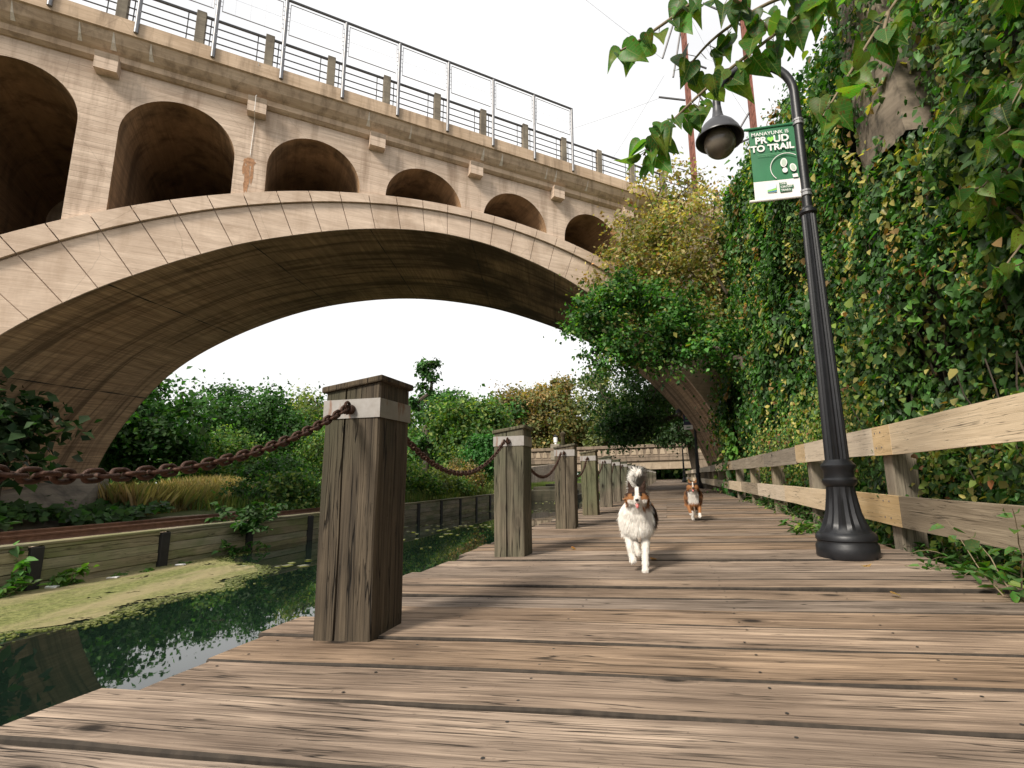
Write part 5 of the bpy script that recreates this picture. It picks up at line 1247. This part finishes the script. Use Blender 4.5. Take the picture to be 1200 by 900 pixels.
# ------------------------------------------------------------------ dogs
def blob(bm,c,r,sub=2):
    bmesh.ops.create_icosphere(bm,subdivisions=sub,radius=1,matrix=Matrix.Translation(c)@Matrix.Diagonal((*r,1)))
def caps(bm,pts,rad):
    for i in range(len(pts)-1):
        a,b_=Vector(pts[i]),Vector(pts[i+1]); n=max(2,int((b_-a).length/.012))
        for k in range(n+1):
            t_=k/n; r=rad[i]*(1-t_)+rad[i+1]*t_; blob(bm,a.lerp(b_,t_),(r,r,r),1)
def dog(loc,rz,pose,colf,label,fur_n,tailup=True,scale=1.,seed=1):
    rg_=np.random.default_rng(seed)
    root=empty('dog',loc,rz); root.scale=(scale,)*3; tag(root,label,'dog','dogs running towards the camera')
    bm=bmesh.new()
    blob(bm,(0,-.05,.43),(.115,.2,.135)); blob(bm,(0,.15,.45),(.098,.18,.11)); blob(bm,(0,.3,.46),(.1,.13,.12)); blob(bm,(0,-.2,.42),(.14,.12,.15)); blob(bm,(0,-.25,.48),(.11,.09,.09)); blob(bm,(0,-.24,.36),(.07,.07,.08))
    caps(bm,[(0,-.18,.48),(0,-.27,.53),(0,-.335,.565)],[.10,.085,.07])
    blob(bm,(0,-.365,.587),(.074,.078,.064)); blob(bm,(-.040,-.38,.562),(.042,.05,.042)); blob(bm,(.040,-.38,.562),(.042,.05,.042))
    caps(bm,[(0,-.405,.57),(0,-.455,.557),(0,-.50,.548)],[.036,.027,.0215])
    caps(bm,[(0,-.40,.535),(0,-.445,.515),(0,-.475,.503)],[.026,.018,.014])
    for s in (-1,1):
        # pricked ears, tip slightly folded
        for k in range(9):
            t_=k/8; blob(bm,(s*(.042+.026*t_),-.345+.01*t_,.625+.075*t_),(.026*(1-t_)+.005,.010,.016*(1-t_)+.006),1)
        L=pose['fl' if s<0 else 'fr']; caps(bm,L,[.062,.040,.026,.023,.026,.020][:len(L)])
        L=pose['hl' if s<0 else 'hr']; caps(bm,L,[.085,.055,.030,.024,.026,.02][:len(L)])
    T=pose['tail']; caps(bm,T,[.035,.03,.026,.02,.012][:len(T)])
    me=bpy.data.meshes.new('d'); bm.to_mesh(me); bm.free(); tmp=bpy.data.objects.new('d',me); COL.objects.link(tmp)
    rm=tmp.modifiers.new('r','REMESH'); rm.mode='VOXEL'; rm.voxel_size=.0075; sm=tmp.modifiers.new('s','SMOOTH'); sm.factor=.5; sm.iterations=4
    dg=bpy.context.evaluated_depsgraph_get(); dg.update(); me2=bpy.data.meshes.new_from_object(tmp.evaluated_get(dg)); bpy.data.objects.remove(tmp)
    n=len(me2.vertices); co_=np.empty(n*3,dtype=np.float32); me2.vertices.foreach_get('co',co_); co_=co_.reshape(-1,3); no_=np.empty(n*3,dtype=np.float32); me2.vertex_normals.foreach_get('vector',no_); no_=no_.reshape(-1,3)
    a=me2.color_attributes.new('Col','FLOAT_COLOR','POINT'); c=np.ones((n,4),dtype=np.float32); c[:,:3]=colf(co_,no_,rg_); a.data.foreach_set('color',c.ravel())
    me2.polygons.foreach_set('use_smooth',[True]*len(me2.polygons)); link('dog_body',me2,M['fur'],root)
    # fur: tapered strands lying back over the body, longer on ruff, tail and leg backs
    k=rg_.integers(0,n,fur_n); P=co_[k]+rg_.normal(0,.003,(fur_n,3)); N=no_[k]
    x,y,z=P.T
    Ln=np.full(fur_n,.034)
    ruff=(y<-.12)&(y>-.37)&(z<.60)&(z>.28); Ln[ruff]=.055
    body=(y>=-.12)&(z>.33); Ln[body]=.034
    belly=(y>-.1)&(N[:,2]<-.3)&(z>.3); Ln[belly]=.04
    head=(y<-.335)&(z>.47); Ln[head]=.012
    chk=(y>-.385)&(y<-.31)&(z>.49)&(z<.6); Ln[chk]=.048
    legs=(z<.30); Ln[legs]=.014; lb_=legs&(N[:,1]>.1); Ln[lb_]=.02
    muz=(y<-.42); Ln[muz]=.004
    tp=np.array(T); dt=np.min(np.linalg.norm(P[:,None]-tp[None],axis=2),axis=1); tail=(dt<.065)&(y>.33)&((z>.52) if tailup else (y>.36)); Ln[tail]=.075
    ears=(z>.632)&(y<-.3); Ln[ears]=.008
    F_=np.tile(np.array([0,.55,-.75]),(fur_n,1)); F_[head]=(0,.9,-.1); F_[tail]=(0,.0,.35) if tailup else (0,.6,-.5); F_[ruff]=(0,.25,-.9)
    if 'leanx' in pose: F_[tail]=(pose['leanx'],0,.3)
    d=nz(N*.48+F_*.9+rg_.normal(0,.07,(fur_n,3))); d[tail]=nz(N[tail]*.7+F_[tail]+rg_.normal(0,.14,(tail.sum(),3)))
    S=nz(np.cross(d,nz(N+rg_.normal(0,.18,(fur_n,3))))); w=np.where(Ln>.03,.0021,.0016)[:,None]
    Lv=(Ln*(.6+.7*rg_.random(fur_n)))[:,None]; g=np.array([0,0,-1.])
    V=np.stack([P-S*w,P+S*w,P+d*Lv*.55+S*w*.7+g*Lv*.03,P+d*Lv+g*Lv*.14,],1).reshape(-1,3)
    b=np.arange(fur_n)[:,None]*4; F=np.concatenate([b+np.array([0,1,2]),b+np.array([0,2,3])])
    cc=np.repeat(c[k][:,:3]*(1+rg_.normal(0,.06,(fur_n,1))).clip(.8,1.15),4,0)
    fm=np_mesh('fur',V,F,cc.clip(0,.9),smooth=True); NN=nz(N*.8+np.array([-.1,-.30,.50])+rg_.normal(0,.10,N.shape)); fm.normals_split_custom_set_from_vertices(np.repeat(NN,4,0).tolist()); link('fur',fm,M['fur'],root)
    # face
    for s in (-1,1):
        b=MB(); b.lathe([(.0001,-.0095),(.006,-.007),(.0092,0),(.006,.007),(.0001,.0095)],n=12); o=b.build('eye',M['dogeye'],root,(s*.029,-.430,.590),smooth=True); 
    b=MB(); b.lathe([(.0001,-.0125),(.010,-.009),(.0155,0),(.012,.008),(.0001,.011)],n=14); b.build('nose',M['dognose'],root,(0,-.521,.556),smooth=True)
    b=MB(); b.tube([(0,-.41,.541),(0,-.45,.533),(0,-.485,.523),(0,-.503,.507),(0,-.506,.494)],[.008,.013,.0145,.012,.007],8); o=b.build('tongue',M['tongue'],root,smooth=True)
    b=MB(); b.box((-.017,-.488,.522),(.017,-.42,.538),bev=.004); b.build('open_mouth',M['dognose'],root)
    return root
t=NT('dog_fur'); a=t.attr(); b_=t.n('BsdfPrincipled'); t.set(b_.inputs['Base Color'],a); b_.inputs['Roughness'].default_value=.7; b_.inputs['Specular IOR Level'].default_value=.2; tl=t.n('BsdfTranslucent'); t.set(tl.inputs['Color'],a); mm=t.n('MixShader'); mm.inputs[0].default_value=.4; t.t.links.new(b_.outputs[0],mm.inputs[1]); t.t.links.new(tl.outputs[0],mm.inputs[2]); t.t.links.new(mm.outputs[0],t.out.inputs['Surface']); M['fur']=t.m
M['dogeye']=simple('dog_eye',(.012,.008,.006),.12,0,.1,4,0,.6); M['dognose']=simple('dog_nose',(.012,.01,.011),.35,0,.1,4,.1); M['tongue']=simple('dog_tongue',(.55,.16,.15),.4,0,.1,4,.1)
WH,TN,DKB,BK,SAB=np.array([.90,.86,.81]),np.array([.42,.20,.085]),np.array([.075,.042,.03]),np.array([.03,.022,.02]),np.array([.26,.13,.06])
def mixc(c,m,col): c[m]=col
def col_white(P,N,g):
    x,y,z=P.T; n=len(P); c=np.tile(WH,(n,1)); h=hnoise(P[:,1]*40,P[:,2]*40,.5,2)
    mixc(c,(y>-.02)&(z>.36)&(x+.05*h>-.02),DKB); mixc(c,(y>-.1)&(y<.3)&(z>.43)&(x<0)&(h>-.2),SAB)
    mixc(c,(x>.066+.012*h)&(z>.36)&(z<.56)&(y>-.26),DKB); mixc(c,(x>.085)&(z>.40)&(y>-.2)&(h>.15),TN*.7)
    mixc(c,(y<-.02)&(y>-.26)&(z>.55),DKB)
    hd=(y<-.315)&(z>.535)
    mixc(c,hd,TN); mixc(c,hd&(z>.60)&(np.abs(x)>.014),DKB*1.2); mixc(c,hd&(np.abs(x)>.045)&(z>.575)&(y>-.40),DKB)
    mixc(c,(z>.628)&(y<-.30),DKB*.9); mixc(c,hd&(np.abs(x)<.016)&(y<-.35),WH); mixc(c,(y<-.425)&(np.abs(x)<.024)&(z<.585),WH); mixc(c,(y<-.40)&(z<.555),WH)
    mixc(c,hd&(np.abs(np.abs(x)-.029)<.011)&(z>.583)&(z<.612)&(y<-.40),BK)
    mixc(c,(y>-.36)&(y<-.28)&(z<.56)&(z>.50)&(x>.04),TN)
    mixc(c,(y>.27)&(z>.52),WH)
    return c
def col_sable(P,N,g):
    x,y,z=P.T; n=len(P); h=hnoise(P[:,1]*40,P[:,2]*40,.5,5); c=np.tile(DKB*1.1,(n,1))
    mixc(c,(h>.0)&(z>.3),SAB*1.2)
    mixc(c,(np.abs(x)<.075+.012*h)&(y<-.12)&(z<.53),WH*.85); mixc(c,(z<.34)&(y<.1),TN*1.1); mixc(c,(z<.34)&(y>=.1),TN*.8); mixc(c,(z<.15),WH)
    hd=(y<-.315)&(z>.53); mixc(c,hd,TN*1.15); mixc(c,hd&(z>.600)&(np.abs(x)>.01),BK*2.2); mixc(c,(z>.63)&(y<-.3),TN*.75); mixc(c,hd&(np.abs(x)>.05)&(z<.6),TN); mixc(c,hd&(np.abs(x)<.009)&(y<-.36),WH*.8)
    mixc(c,(y<-.43)&(np.abs(x)<.03)&(z<.56),np.array([.5,.36,.26])); mixc(c,hd&(np.abs(np.abs(x)-.029)<.009)&(z>.583)&(z<.606)&(y<-.40),BK)
    return c
poseA=dict(fl=[(-.07,-.17,.42),(-.085,-.16,.30),(-.075,-.25,.19),(-.062,-.25,.115),(-.055,-.28,.085)],
 fr=[(.06,-.18,.42),(.055,-.17,.28),(.045,-.28,.15),(.04,-.33,.045),(.038,-.36,.022)],
 hl=[(-.06,.30,.44),(-.075,.20,.29),(-.05,.30,.18),(-.02,.24,.09),(-.01,.19,.07)],
 hr=[(.06,.30,.44),(.075,.22,.28),(.065,.36,.19),(.06,.36,.10),(.06,.31,.08)],
 tail=[(0,.40,.52),(0,.45,.61),(.0,.42,.70),(.01,.35,.76),(.03,.28,.79)],leanx=.25)
poseB=dict(fl=[(-.07,-.17,.42),(-.09,-.16,.30),(-.085,-.27,.24),(-.065,-.29,.17),(-.055,-.28,.14)],
 fr=[(.06,-.18,.42),(.085,-.16,.30),(.09,-.26,.20),(.085,-.30,.12),(.085,-.33,.10)],
 hl=[(-.06,.30,.44),(-.05,.20,.28),(-.03,.24,.15),(-.025,.14,.05),(-.02,.09,.025)],
 hr=[(.06,.30,.44),(.06,.24,.28),(.05,.38,.20),(.05,.36,.11),(.05,.32,.09)],
 tail=[(0,.40,.50),(0,.48,.50),(0,.56,.47),(0,.62,.44)])
dog((-.27,4.62,0),R(3),poseA,col_white,'white chested collie type dog with tan cheeks and raised plume tail, running in front',85000,True,1.02,3)
dog((.405,8.95,0),R(-2),poseB,col_sable,'smaller black and tan collie type dog running behind the white chested one',40000,False,.98,5)
